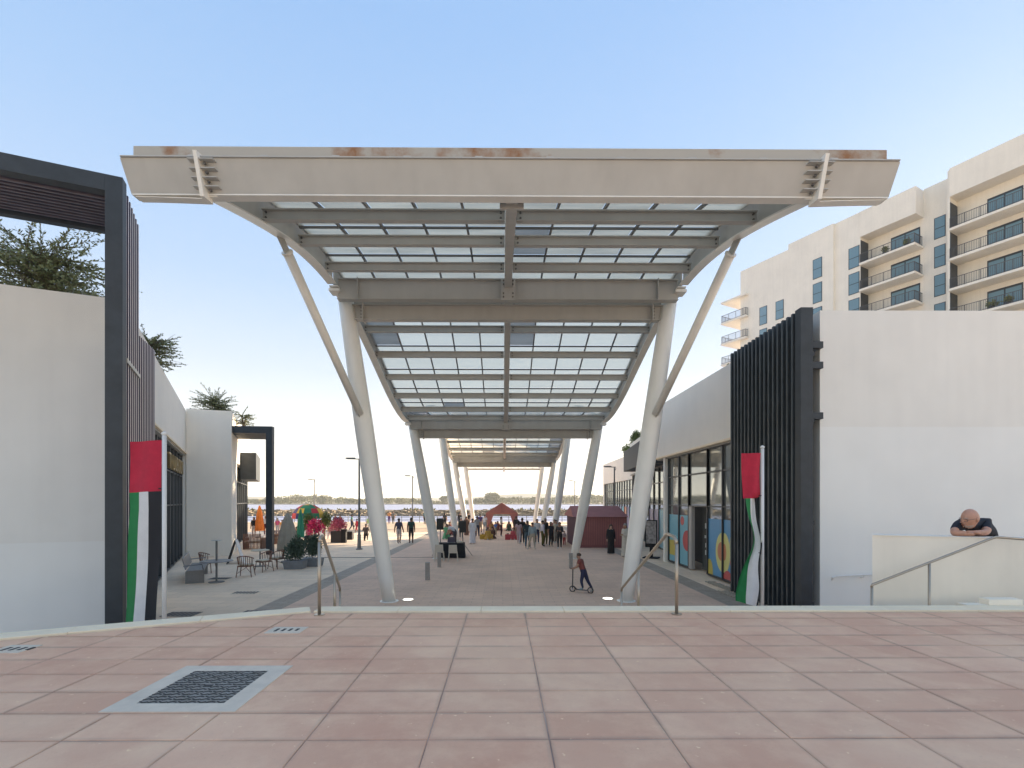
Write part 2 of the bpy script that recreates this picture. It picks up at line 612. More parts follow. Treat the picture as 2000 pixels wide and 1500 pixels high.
structure(MB().box(-6.7, -6.004, 9.0, 62, -0.2, 0.006).build('paving_band_left', STRIP))
structure(MB().box(6.304, 7.0, 9.0, 62, -0.2, 0.006).build('paving_band_right', STRIP))
SAND = mat('sandy_promenade', (0.50, 0.37, 0.25), 0.9, var=0.12, scale=0.8, bump=0.1)
structure(MB().box(-80, -6.8, 46, 66, -0.2, 0.004).build('promenade', SAND))
structure(MB().box(-6.75, 80, 62.1, 66, -0.2, 0.005).build('promenade_end', SAND))

# upper terrace --------------------------------------------------------
PZ = 1.37
EDGE_L = [(-5.95, 5.35), (-2.72, 6.82)]       # slanted left edge of the terrace
ter = [(-14, 1.7), EDGE_L[0], EDGE_L[1], (9.2, 6.82), (16, 6.82), (16, -16), (-14, -16)]
base = structure(MB().prism(list(reversed(ter)), -0.1, PZ - 0.008).build('terrace_floor', JOINT))
def clip_poly(poly, a, b):
    """keep what lies to the right of the line a->b"""
    out = []
    def side(p):
        return (b[0] - a[0]) * (p[1] - a[1]) - (b[1] - a[1]) * (p[0] - a[0])
    for i in range(len(poly)):
        p, q = poly[i], poly[(i + 1) % len(poly)]
        sp, sq = side(p), side(q)
        if sp <= 0:
            out.append(p)
        if sp * sq < 0:
            k = sp / (sp - sq)
            out.append((p[0] + (q[0] - p[0]) * k, p[1] + (q[1] - p[1]) * k))
    return out
def tile_mesh(w_, d_):
    b, z0, z1 = 0.007, PZ - 0.05, PZ
    W, D = w_ / 2, d_ / 2
    mb = MB()
    v = [(-W, -D, z0), (W, -D, z0), (W, D, z0), (-W, D, z0), (-W, -D, z1 - .004), (W, -D, z1 - .004), (W, D, z1 - .004), (-W, D, z1 - .004),
         (-W + b, -D + b, z1), (W - b, -D + b, z1), (W - b, D - b, z1), (-W + b, D - b, z1)]
    f = [(0, 1, 5, 4), (1, 2, 6, 5), (2, 3, 7, 6), (3, 0, 4, 7), (4, 5, 9, 8), (5, 6, 10, 9), (6, 7, 11, 10), (7, 4, 8, 11), (8, 9, 10, 11)]
    return mb.add(v, f).mesh('floor_tile', TILE)
TW, TD, TX0, TY0 = 0.80, 0.409, 0.307, 3.203
full = tile_mesh(TW - 0.007, TD - 0.012)
pit = (-2.75, -1.72, 3.5, 4.52)               # the cast cover sits here
PIT = [ground(192, 1392, PZ), ground(457, 1392, PZ), ground(568, 1301, PZ), ground(360, 1303, PZ)]
px0, px1 = PIT[0].x, PIT[1].x
py0, py1 = PIT[0].y, PIT[2].y
for j in range(-2, 9):
    y0 = TY0 + TD * j
    y1 = min(y0 + TD, 6.815)
    if y1 - y0 < 0.05:
        continue
    for i in range(-9, 10):
        x0 = TX0 + TW * i
        x1 = x0 + TW
        if j < 2 and (abs((x0 + x1) / 2) > 5.0 + 0.8 * j):
            continue
        g = 0.0035
        poly = [(x0 + .0055, y0 + .008), (x1 - .0055, y0 + .008), (x1 - .0055, y1 - .008), (x0 + .0055, y1 - .008)]
        inl = all(((EDGE_L[1][0] - EDGE_L[0][0]) * (p[1] - EDGE_L[0][1]) - (EDGE_L[1][1] - EDGE_L[0][1]) * (p[0] - EDGE_L[0][0])) < 0 for p in poly)
        whole = inl and (y1 - y0) > TD - 0.01
        if whole:
            t_ = link('floor_tile', full, base, ((x0 + x1) / 2, (y0 + y1) / 2, random.uniform(-.0015, .0015)))
            t_.rotation_euler = (random.uniform(-.0015, .0015), random.uniform(-.001, .001), 0)
        else:
            poly = clip_poly(poly, EDGE_L[0], EDGE_L[1])
            if len(poly) >= 3:
                MB().prism(poly, PZ - 0.05, PZ).build('floor_tile', TILE, base)
# the far floor of the same terrace behind and beside the camera
structure(MB().box(-13.9, 15.9, -15.9, TY0 - 2 * TD - 0.004, PZ - 0.011, PZ - 0.002).build('terrace_floor_rear', TILE))
# cream nosing stones along the edge
nos = tag(thing('nosing_kerb', 'cream stone nosing strip along the front edge of the pink terrace', 'kerb'), 'cream stone nosing strip along the front edge of the pink terrace', 'kerb')
def nosing(p, q, n):
    p, q = Vector((*p, 0)), Vector((*q, 0))
    d = (q - p).normalized()
    nn = Vector((-d.y, d.x, 0))
    L = (q - p).length / n
    for i in range(n):
        a = p + d * (L * i + 0.002)
        b = p + d * (L * (i + 1) - 0.002)
        pts = [a, b, b + nn * 0.3, a + nn * 0.3]
        MB().hexa([(v.x, v.y, PZ - 0.12) for v in pts] + [(v.x, v.y, PZ + 0.022) for v in pts]).build('nosing_stone', CREAM, nos, bevel=0.006)
nosing((-2.66, 6.85), (9.1, 6.85), 10)
nosing((-13.6, 1.92), (-2.70, 6.86), 9)
# steps down to the plaza
st = thing('terrace_steps', 'cream stone steps going down from the terrace to the plaza', 'steps')
for k in range(7):
    MB().box(-3.3, 4.6, 7.13 + k * .32, 7.45 + k * .32, 0.0, PZ - 0.17 * (k + 1) - 0.004).build('step', CREAM, st)

# cast access cover and small plates on the terrace
cov = thing('access_cover', 'square grey access cover with dark wave pattern set in the pink tiles', 'access cover')
GALV = mat('galvanised_frame', (0.72, 0.60, 0.47), 0.6, metal=0.0, var=0.1, scale=5)
CAST = mat('cast_iron_cover', (0.34, 0.31, 0.27), 0.6, metal=0.1, var=0.2, scale=9, col2=(0.22, 0.19, 0.15))
CASTD = mat('cast_iron_recess', (0.06, 0.055, 0.05), 0.8)
ix0, ix1, iy0, iy1 = px0 + .165, px1 - .165, py0 + .15, py1 - .14
skx = (PIT[3].x - PIT[0].x) * 0.0
fr = MB()
fr.box(px0, px1, py0, iy0, PZ - .03, PZ + .006)
fr.box(px0, px1, iy1, py1, PZ - .03, PZ + .006)
fr.box(px0, ix0, iy0, iy1, PZ - .03, PZ + .006)
fr.box(ix1, px1, iy0, iy1, PZ - .03, PZ + .006)
fr.build('frame', GALV, cov)
MB().box(ix0, ix1, iy0, iy1, PZ - .03, PZ + .0035).build('plate', CAST, cov)
rib = MB()
nx, ny = 9, 14
for a in range(nx):
    for b in range(ny):
        cx = ix0 + (ix1 - ix0) * (a + .5) / nx
        cy = iy0 + (iy1 - iy0) * (b + .5) / ny
        if abs(cx - (ix0 + ix1) / 2) < .05 and abs(cy - (iy0 + iy1) / 2) < .07:
            continue
        s = 1 if (a + b) % 2 else -1
        q = .034
        rib.bar((cx - q, cy - s * .012, PZ + .0055), (cx, cy + s * .012, PZ + .0055), .011, .005)
        rib.bar((cx, cy + s * .012, PZ + .0055), (cx + q, cy - s * .004, PZ + .0055), .011, .005)
rib.build('raised_pattern', CASTD, cov)
MB().box((ix0 + ix1) / 2 - .035, (ix0 + ix1) / 2 + .035, (iy0 + iy1) / 2 - .02, (iy0 + iy1) / 2 + .02, PZ, PZ + .008).build('lifting_slot', CASTD, cov)
for u, v, wd, lab in ((560, 1231, .42, 'small steel plate with slots near the terrace edge'), (28, 1268, .34, 'small grey steel plate beside the white wall corner')):
    p = ground(u, v, PZ)
    t_ = thing('floor_plate', lab, 'floor plate', (p.x, p.y, 0))
    MB().box(-wd / 2, wd / 2, -.14, .14, PZ - .01, PZ + .005).build('plate', GALV, t_)
    for k in range(4):
        MB().box(-wd / 2 + .08 + k * .08, -wd / 2 + .11 + k * .08, -.07 + .01 * k, .05, PZ, PZ + .009).build('slot', CASTD, t_)

# ================================================================== CANOPY
XC = 0.15
HW = 4.82            # half width to the girders
def zw(y):
    return 7.87 + 1.05 * math.cos(math.pi * (y - 13.2) / 10.5)
YF, YE = 7.8, 65.2
can = thing('canopy', 'long white steel canopy with wavy milky glass roof over the plaza', 'canopy')
def curve_beam(name, x0, x1, lo, hi, m, y0=YF, y1=YE, step=0.35, parent=can):
    n = max(2, int((y1 - y0) / step))
    mb = MB()
    for i in range(n + 1):
        y = y0 + (y1 - y0) * i / n
        z = zw(y)
        mb.v += [(x0, y, z + lo), (x1, y, z + lo), (x1, y, z + hi), (x0, y, z + hi)]
    for i in range(n):
        a = i * 4
        for k in range(4):
            mb.f.append((a + k, a + (k + 1) % 4, a + 4 + (k + 1) % 4, a + 4 + k))
            mb.m.append(0)
    mb.f += [(3, 2, 1, 0), (n * 4, n * 4 + 1, n * 4 + 2, n * 4 + 3)]
    mb.m += [0, 0]
    o = mb.build(name, m, parent)
    return o
seg = [YF] + [13.45 + 10.5 * k for k in range(5)] + [YE]
for s in (-1, 1):
    for i in range(len(seg) - 1):
        a, b = seg[i] + (0.06 if i else 0), seg[i + 1] - 0.06
        g = curve_beam('girder', XC + s * (HW + .02) - .015, XC + s * (HW + .02) + .015, 0.0, .5, STEEL, a, b)
        curve_beam('flange', XC + s * (HW + .02) - .12, XC + s * (HW + .02) + .12, -.03, 0.0, COLP, a, b, parent=g)
        curve_beam('flange', XC + s * (HW + .02) - .12, XC + s * (HW + .02) + .12, .5, .53, STEEL, a, b, parent=g)
sp_ = curve_beam('spine_beam', XC - .10, XC + .10, -.04, .32, STEEL, YF + .12, YE)
def ibeam(name, x0, x1, y, zc, h, wf=.16, parent=can, m=STEEL):
    mb = MB()
    mb.box(x0, x1, y - .012, y + .012, zc - h / 2 + .02, zc + h / 2 - .02)
    mb.box(x0, x1, y - wf / 2, y + wf / 2, zc - h / 2, zc - h / 2 + .02)
    mb.box(x0, x1, y - wf / 2, y + wf / 2, zc + h / 2 - .02, zc + h / 2)
    return mb.build(name, m, parent)
mains = [13.7 + 10.5 * k for k in range(5)]
rows = [YF + .08, 9.4, 11.05, 12.7]
for k in range(5):
    rows += [mains[k] + 1.05 + 1.45 * j for j in range(7)] if k < 4 else [mains[k] + 1.05 + 1.45 * j for j in range(6)]
bolt_me = MB()
for a in range(8):
    pass
def bolts(parent, pts):
    mb = MB()
    for (x, y, z) in pts:
        mb.tube([(x, y, z), (x, y - .03, z)], .022, 6)
    return stuff(mb.build('bolts', BOLT, parent))
for y in rows[1:]:
    z = zw(y) + .12
    for s in (-1, 1):
        xa, xb = sorted((XC + s * .11, XC + s * (HW - .05)))
        h = .215
        pl = ibeam('purlin', xa, xb, y, z, h, .14)
        if y < 40:
            MB().box(XC + s * .115 if s > 0 else XC - .24, XC + .24 if s > 0 else XC - .115, y - .025, y - .014, z - .12, z + .12).build('end_plate', STEEL, pl)
            bolts(pl, [(XC + s * .19, y - .02, z - .05), (XC + s * .19, y - .02, z + .055), (XC + s * (HW - .12), y - .008, z - .05), (XC + s * (HW - .12), y - .008, z + .055)])
for y in mains:
    z = zw(y)
    mbm = ibeam('main_beam', XC - HW + .05, XC + HW - .05, y, z - .05, .58, .24)
    for s in (-1, 1):
        MB().box(XC + s * 4.2 - .01, XC + s * 4.2 + .01, y - .15, y - .02, z - .36, z + .26).build('stiffener', STEEL, mbm)
        MB().box(XC + s * (HW + .02) - .15, XC + s * (HW + .02) + .15, y - .15, y + .2, z - .13, z - .05).build('bearing_plate', COLP, mbm)
    MB().box(XC - .2, XC + .2, y - .155, y - .125, z - .38, z + .22).build('splice_plate', STEEL, mbm)
    bolts(mbm, [(XC + a, y - .17, z + b) for a in (-.13, .13) for b in (-.3, -.2, .05, .15)])
    yc = y + .5
    if yc < 57:
        zt = z - .50
        f = (zt - 0) / (z - .1)
        xt = 3.46 + (4.72 - 3.46) * f - .12
        tb = ibeam('tie_beam', XC - xt, XC + xt, yc, zt, .44, .24)
        for s in (-1, 1):
            MB().box(XC + s * (xt - .35) - .015, XC + s * (xt - .35) + .015, yc - .2, yc + .2, zt - .26, zt + .25).build('splice_plate', STEEL, tb)
            bolts(tb, [(XC + s * (xt - .28), yc - .02, zt + b) for b in (-.14, -.05, .05, .14)])
# columns
ycols = [14.2 + 10.5 * k for k in range(5)]
for k, y in enumerate(ycols):
    zt = zw(y) - .10
    for s in (-1, 1):
        pts, rad = [], []
        for i in range(13):
            f = i / 12
            pts.append((XC + s * (3.46 + 1.26 * f), y, zt * f))
            rad.append(.19 + .075 * math.sin(min(1, f / .55) * math.pi / 2) - .05 * max(0, (f - .6) / .4))
        col = MB().tube(pts, rad, 28).build('column', COLP, can, smooth=True)
        MB().lathe([(.27, .004), (.27, .026), (.23, .03)], 24, (XC + s * 3.46, y, 0)).build('base_plate', COLP, col)
        if k == 0:
            q0 = Vector((XC + s * (3.46 + 1.26 * .62), y - .24, zt * .62))
            q1 = Vector((XC + s * (HW + .02), 10.62, zw(10.62) - .28))
            br = MB().tube([q0, q1], .105, 18).build('brace', COLP, can, smooth=True)
            d = (q1 - q0).normalized()
            MB().bar(q1 - d * .05, q1 + d * .36, .03, .2).build('brace_lug', STEEL, br)
            MB().tube([q1 - d * .02, q1 + d * .02], .125, 18).build('brace_collar', COLP, br)
            MB().bar(q0 - d * .42 + Vector((0, .1, 0)), q0 + d * .06, .03, .22).build('brace_lug', STEEL, br)
# fascia at the front edge, leaning with the roof slope
fas = MB()
X0, X1 = XC - 6.10, XC + 6.10
zb, zt_, yb, yt = 7.83, 8.27, 7.80, 7.60
fas.hexa([(X0 + .03, yb, zb), (X1 - .03, yb, zb), (X1 - .03, yb + .14, zb), (X0 + .03, yb + .14, zb), (X0, yt, zt_), (X1, yt, zt_), (X1, yt + .14, zt_), (X0, yt + .14, zt_)])
fo = fas.build('fascia', STEEL, can)
MB().box(X0 + .05, X1 - .05, yb - .02, yb + .15, zb - .022, zb - .003).build('fascia_flange', COLP, fo)
MB().box(X0 + .02, X1 - .02, yt - .03, yt + .2, zt_ + .003, zt_ + .02).build('fascia_flange', STEEL, fo)
gut = MB().box(X0 + .12, X1 - .12, yt + .12, yt + .32, zt_ + .05, zt_ + .27).build('gutter', RUST, can)
MB().box(X0 + .19, X1 - .19, yt + .22, yt + .52, zt_ + .274, zt_ + .315).build('gutter_lip', mat('gutter_lip_paint', (0.36, 0.34, 0.30), .7, var=.15, scale=3), gut)
for i in range(10):
    x = X0 + 1.05 + i * 1.13
    MB().box(x - .06, x + .06, yt + .09, yt + .117, zt_ + .02, zt_ + .12).build('gutter_bracket', STEEL, gut)
for s in (-1, 1):
    xg = XC + s * (HW + .06)
    stf = MB().hexa([(xg - .03, yb - .12, zb - .10), (xg + .03, yb - .12, zb - .10), (xg + .05, yb + .1, zb - .10), (xg - .05, yb + .1, zb - .10),
                     (xg - .03, yt - .11, zt_ + .05), (xg + .03, yt - .11, zt_ + .05), (xg + .05, yt + .1, zt_ + .05), (xg - .05, yt + .1, zt_ + .05)]).build('end_plate', COLP, fo)
    for j in range(4):
        f = .12 + j * .25
        yy, zz = yb + (yt - yb) * f, zb + (zt_ - zb) * f
        MB().hexa([(xg - .14 if s < 0 else xg - .26, yy - .10, zz), (xg + .26 if s < 0 else xg + .14, yy - .10, zz), (xg + .26 if s < 0 else xg + .14, yy + .02, zz), (xg - .14 if s < 0 else xg - .26, yy + .02, zz),
                   (xg - .14 if s < 0 else xg - .26, yy - .10, zz + .014), (xg + .26 if s < 0 else xg + .14, yy - .10, zz + .014), (xg + .26 if s < 0 else xg + .14, yy + .02, zz + .014), (xg - .14 if s < 0 else xg - .26, yy + .02, zz + .014)]).build('rib_plate', STEEL, stf)
    bolts(stf, [(xg - s * .1, yb + (yt - yb) * f - .03, zb + (zt_ - zb) * f) for f in (.06, .3, .55, .8)])
    # tapered outrigger bracket below the fascia overhang
    n = 10
    mb = MB()
    fl = MB()
    for i in range(n + 1):
        f = i / n
        x = xg + s * 1.12 * f
        dz = .03 * (1 - f) ** 1.5
        yy = yb + .05
        mb.v += [(x, yy, zb - .024), (x, yy + .02, zb - .024), (x, yy + .02, zb - .03 - dz), (x, yy, zb - .03 - dz)]
        fl.v += [(x, yy - .05, zb - .030 - dz), (x, yy + .10, zb - .030 - dz), (x, yy + .10, zb - .042 - dz), (x, yy - .05, zb - .042 - dz)]
    for q in (mb, fl):
        for i in range(n):
            for k in range(4):
                q.f.append((i * 4 + k, i * 4 + (k + 1) % 4, i * 4 + 4 + (k + 1) % 4, i * 4 + 4 + k))
                q.m.append(0)
    wb = mb.build('outrigger', STEEL, can)
    fl.build('flange', COLP, wb)
MB().box(XC - .2, XC + .2, yb + .31, yb + .36, zb - .02, zb + .26).build('splice_plate', STEEL, sp_)
# glazing: bars and panes
GZ = .46
xs = [XC - HW + .06 + (2 * HW - .12) * i / 10 for i in range(11)]
for i in (1, 2, 3, 4, 6, 7, 8, 9):
    curve_beam('mullion', xs[i] - .022, xs[i] + .022, GZ - .085, GZ - .02, BAR, YF + .1, YE)
bounds = sorted(rows + [YE])
npane = 0
rest = MB()
for r in range(len(bounds) - 1):
    ya, yb2 = bounds[r], bounds[r + 1]
    MB().box(xs[0], xs[10], ya - .02, ya + .025, zw(ya) + GZ - .055, zw(ya) + GZ - .012).build('glazing_bar', BAR, can)
    gap = .10
    y0, y1 = ya + gap, yb2 - .015
    wpane = xs[1] - xs[0] - .04
    mb = MB()
    ym = (y0 + y1) / 2
    n = 3
    vs, fs = [], []
    for q in range(n + 1):
        y = y0 + (y1 - y0) * q / n
        z = zw(y) + GZ - zw(ym)
        vs += [(-wpane / 2, y - ym, z), (wpane / 2, y - ym, z)]
    for q in range(n):
        a = q * 2
        fs += [(a, a + 2, a + 3, a + 1)]
    near = ya < 13.5
    me = MB().add(vs, fs).mesh('glass_pane', PANE_NEAR if near else PANE)
    meg = None
    for c in range(10):
        xc = (xs[c] + xs[c + 1]) / 2
        if npane < 300:
            use = me
            if (abs(ya - 14.75) < 2.0 and c in (0, 5) and ya > 15) or (ya > 40 and c == 9 and ya < 47) or random.random() < .012:
                if meg is None:
                    meg = me.copy()
                    meg.materials.clear()
                    meg.materials.append(PANE_GREY)
                use = meg
            link('glass_pane', use, can, (xc, ym, zw(ym)))
            npane += 1
        else:
            rest.add([(x + xc, y + ym, z + zw(ym)) for x, y, z in vs], fs)
stuff(rest.build('far_glass_panes', PANE, can))
# uplights beside the front columns
LAMP = bpy.data.materials.new('lit_uplight')
LAMP.use_nodes = True
pb = LAMP.node_tree.nodes['Principled BSDF']
pb.inputs['Emission Color'].default_value = (1, .95, .82, 1)
pb.inputs['Emission Strength'].default_value = 0.9
pb.inputs['Base Color'].default_value = (.8, .8, .75, 1)
for u, v, lab in ((797, 1172, 'lit round uplight in the paving beside the front canopy column on the cafe side'), (1187, 1170, 'lit round uplight in the paving beside the boy on the scooter')):
    p = ground(u, v)
    t_ = thing('ground_uplight', lab, 'uplight', (p.x, p.y, 0))
    MB().lathe([(.19, .004), (.19, .018), (.15, .020)], 24).build('rim', SSTEEL, t_)
    MB().lathe([(.145, .006), (.145, .024), (.12, .026)], 24).build('lens', LAMP, t_)

# ================================================================== BUILDINGS
class Frame:
    """a facade: s runs along it, o stands out from it, z goes up"""
    def __init__(f, p, d, n):
        f.p, f.d, f.n = Vector((p[0], p[1], 0)), Vector((d[0], d[1], 0)).normalized(), Vector((n[0], n[1], 0)).normalized()
    def pt(f, s, o, z):
        v = f.p + f.d * s + f.n * o
        return (v.x, v.y, z)
    def box(f, s0, s1, o0, o1, z0, z1, mb=None, mi=0):
        mb = mb or MB()
        c = [f.pt(s0, o0, 0), f.pt(s1, o0, 0), f.pt(s1, o1, 0), f.pt(s0, o1, 0)]
        return mb.hexa([(x, y, z0) for x, y, _ in c] + [(x, y, z1) for x, y, _ in c], mi)
    def panel(f, s0, s1, z0, z1, o, m, name, parent, th=.012):
        return f.box(s0, s1, o - th, o, z0, z1).build(name, m, parent)

def glazing(fr, parent, s0, s1, z0, z1, smull, ztr, o=-.3, m=None, bar=.07, mm=None):
    """shop front: one pane per bay and transom light, dark mullions between"""
    m, mm = m or GLASS, mm or MULL
    ss = sorted(set([s0] + list(smull) + [s1]))
    zs = sorted(set([z0] + list(ztr) + [z1]))
    for i in range(len(ss) - 1):
        for j in range(len(zs) - 1):
            fr.box(ss[i] + .02, ss[i + 1] - .02, o - .02, o, zs[j] + .015, zs[j + 1] - .015).build('pane', m, parent)
    for x in ss:
        fr.box(x - bar / 2, x + bar / 2, o - .05, o + .07, z0, z1).build('mullion', mm, parent)
    for i in range(len(ss) - 1):
        for z in zs:
            fr.box(ss[i] + bar / 2, ss[i + 1] - bar / 2, o - .05, o + .055, z - .03, z + .03).build('transom', mm, parent)

# ---- left shop building with the angled front
L1 = thing('shop_building', 'white shop building with angled dark glazed front behind the plum fins and flag', 'building')
C1 = (-8.95, 11.55)
dW = Vector((-.925, -.38))
FL = Frame(C1, (-.478, .878), (.878, .478))          # angled front, outward normal to the plaza
LL = 16.0
FW = Frame(C1, (-.925, -.38), (.38, -.925))          # wall facing the terrace
FW.box(0, 14, -.35, 0, 2.0, 7.68).build('wall', WALL, L1)
FW.box(0, 14, -.35, .001, -.05, 2.0).build('wall', WALL_NEW, L1)
FL.box(.36, LL, -.40, 0, 5.45, 7.66).build('wall', WALL_SIDE, L1)
FL.box(.36, 4.2, -.40, -.003, -.05, 5.45).build('wall', WALL, L1)
FL.box(4.2, LL, -.06, .05, 5.38, 5.447).build('soffit_trim', CREAM, L1)
FL.box(4.2, LL, -1.1, -.03, 5.30, 5.375).build('soffit', mat('soffit_board', (.42, .40, .36), .8, var=.05), L1)
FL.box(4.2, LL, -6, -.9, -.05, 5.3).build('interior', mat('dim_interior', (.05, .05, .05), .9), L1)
FL.box(.5, LL, -9, -.45, 7.05, 7.15).build('roof', mat('roof_screed', (.4, .38, .35), .9, var=.1), L1)
glazing(FL, L1, 4.2, LL, .05, 5.3, [4.2 + 1.31 * k for k in range(1, 9)], [2.75, 4.2], o=-.22, bar=.12)
FL.box(LL + .01, LL + .3, -8, -.01, -.05, 7.66).build('wall', WALL, L1)
GOLD = mat('gold_letters', (.52, .38, .18), .3, metal=.7)
for i, ch in enumerate('TILUBOON'):
    me = text_mesh(ch, .95, .05, GOLD)
    o = link('sign_letter', me, L1, FL.pt(9.4 + i * .74, -.10, 4.28))
    o.rotation_euler = (R(90), 0, math.atan2(-FL.d.y, -FL.d.x) + math.pi)
    # read from the plaza: letters run with the front
me = text_mesh('S', 1.0, .04, WHITE)
o = link('sign_letter', me, L1, FL.pt(7.0, -.10, 4.28))
o.rotation_euler = (R(90), 0, math.atan2(FL.d.y, FL.d.x))
# ---- left portal frame with louvres
FIN_HIGHLIGHT = mat('pale_fin_highlight', (.85, .78, .76), .5)  # pale strips paint in the light caught along the fin edges
P1 = thing('louvred_portal', 'tall charcoal portal frame with plum louvres at the corner of the left building', 'portal')
FP = Frame((-7.15, 9.2), (-.925, -.38), (.38, -.925))       # front of the frame
FPs = Frame((-7.15, 9.2), (-.478, .878), (.878, .478))      # its return to the plaza side
FP.box(0, .27, -.22, 0, -.05, 9.02).build('post', DARK, P1)
FP.box(.272, 9, -.22, 0, 8.72, 9.02).build('beam', DARK, P1)
FPb = Frame(FPs.pt(1.60, 0, 0), (-.925, -.38), (.38, -.925))
FPb.box(.1, 9, -.14, .02, 8.66, 8.98).build('beam', DARK, P1)
for k in range(10):
    q = Frame(FPs.pt(.30 + k * .125, 0, 0), (-.925, -.38), (.38, -.925))
    q.box(.06, 9, -.045, .0, 8.70, 8.96).build('louvre', SOFF, P1)
for k in range(7):
    s0 = .30 + k * .225
    f_ = FPs.box(s0, s0 + .08, -.20, 0, -.05, 8.96).build('fin', PURPLE, P1)
    FPs.box(s0 + .002, s0 + .05, .001, .006, -.05, 8.95).build('edge_highlight', FIN_HIGHLIGHT, f_)
for k in range(10):
    s0 = 1.90 + k * .235
    f_ = FPs.box(s0, s0 + .08, -.20, 0, -.05, 6.6 + .03 * k).build('fin', PURPLE, P1)
    FPs.box(s0 + .002, s0 + .05, .001, .006, -.05, 6.59 + .03 * k).build('edge_highlight', FIN_HIGHLIGHT, f_)
FPs.box(.28, 4.15, -.30, -.27, -.05, 6.5).build('back_panel', PURPLE, P1)
FPs.box(.28, 1.75, .008, .03, 5.62, 5.70).build('rail', mat('pale_rail', (.55, .52, .45), .5), P1)
FPs.box(.28, 4.1, -.19, -.15, 3.95, 4.02).build('rail', DARK, P1)
FPs.box(.28, 3.9, -.19, -.15, .3, .37).build('rail', DARK, P1)

# ---- second left block
L2 = thing('shop_building', 'smaller white shop block further down behind the cafe tables with dark portal', 'building')
FA = Frame((-16.55, 25.55), (1.95, .72), (.35, -.94))
FA.box(0, 2.08, -.4, 0, -.05, 7.76).build('wall', WALL_SIDE, L2)
cB = FA.pt(2.08, 0, 0)
FB = Frame((cB[0], cB[1]), (-.40, .917), (.917, .40))
FB.box(.41, 15, -.4, 0, 5.2, 7.75).build('wall', WALL_SIDE, L2)
FB.box(.41, 3.0, -.4, -.002, -.05, 5.2).build('wall', WALL, L2)
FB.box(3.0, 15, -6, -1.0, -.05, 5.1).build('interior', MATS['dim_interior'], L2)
glazing(FB, L2, 3.0, 15, .05, 5.2, [4.5, 6, 7.5, 9, 10.5, 12, 13.5], [2.75, 4.2], o=-.35, bar=.12)
FB.box(5.0, 9.5, .0, .9, 4.3, 6.0).build('awning_box', DARK, L2)
FB.box(.5, 15, -8, -.45, 7.05, 7.15).build('roof', MATS['roof_screed'], L2)
P2 = thing('portal_frame', 'dark square portal frame standing in front of the second white block', 'portal')
FQ = Frame((-12.60, 26.65), (-1, -.09), (.09, -1))
FQ.box(0, .33, -.33, 0, -.05, 7.0).build('post', DARK, P2)
FQ.box(.332, 2.3, -.33, 0, 6.62, 7.0).build('beam', DARK, P2)
FQs = Frame((-12.60, 26.65), (-.40, .917), (.917, .40))
for k in range(10):
    q = Frame(FQs.pt(.42 + k * .3, 0, 0), (-1, -.09), (.09, -1))
    q.box(.05, 2.25, -.16, 0, 6.66, 6.95).build('louvre', DARK2, P2)
FQs.box(3.4, 3.7, -.33, 0, -.05, 6.98).build('post', DARK, P2)

# ---- right shop building
R1 = thing('shop_building', 'white shop building with mural windows and charcoal fin screen across the plaza', 'building')
FR = Frame((7.9, 12.06), (1, -.004), (0, -1))
FR.box(0, 12, -.4, 0, 4.78, 7.68).build('wall', WALL, R1)
FR.box(0, 12, -.4, .001, -.05, 4.78).build('wall', WALL_NEW, R1)
FS = Frame((7.82, 12.06), (-.003, 1), (-1, 0))          # long side to the plaza
FS.box(.41, 3.7, -.45, -.04, -.05, 7.66).build('wall', CREAM, R1)
FS.box(3.7, 12.6, -.4, 0, 5.1, 7.66).build('wall', WALL_SIDE, R1)
FS.box(3.75, 12.6, -.05, .06, 5.02, 5.097).build('soffit_trim', CREAM, R1)
FS.box(3.75, 12.6, -1.0, -.06, 4.96, 5.09).build('soffit', MATS['soffit_board'], R1)
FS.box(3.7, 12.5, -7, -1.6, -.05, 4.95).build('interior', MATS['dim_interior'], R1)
FS.box(.5, 12.5, -9, -.45, 7.05, 7.15).build('roof', MATS['roof_screed'], R1)
FS.box(11.3, 11.55, -.28, -.02, 0, 5.02).build('pilaster', WALL, R1)
GO = -.22
bays = [3.8, 4.25, 5.55, 6.85, 8.35, 9.3, 10.3, 11.25]
glazing(FS, R1, 3.8, 6.85, .08, 4.96, [4.25, 5.55], [2.72, 4.05], o=GO, bar=.07)
glazing(FS, R1, 8.75, 11.25, .08, 4.96, [9.9], [2.72, 4.05], o=GO, bar=.07)
glazing(FS, R1, 6.85, 8.75, 2.72, 4.96, [], [4.05], o=GO, bar=.07)
FS.box(8.38, 8.72, -.3, -.16, .05, 2.69).build('door_frame', mat('door_frame_grey', (.42, .40, .37), .5), R1)
door = FS.box(6.92, 8.36, -.62, -.60, .06, 2.66).build('door', GLASS, R1)
FS.box(7.62, 7.66, -.60, -.57, .06, 2.66).build('stile', MULL, door)
FS.box(7.74, 7.77, -.57, -.52, .9, 1.7).build('door_handle', SSTEEL, door)
STK = mat('pale_sticker', (.55, .58, .55), .6)
for s_, z_, a, b in ((7.95, 1.9, .22, .22), (7.95, 1.45, .3, .12), (7.9, 1.1, .26, .18), (7.3, 1.9, .2, .28), (7.95, .8, .2, .2)):
    FS.box(s_ - a / 2, s_ + a / 2, -.598, -.594, z_ - b / 2, z_ + b / 2).build('sticker', STK, door)
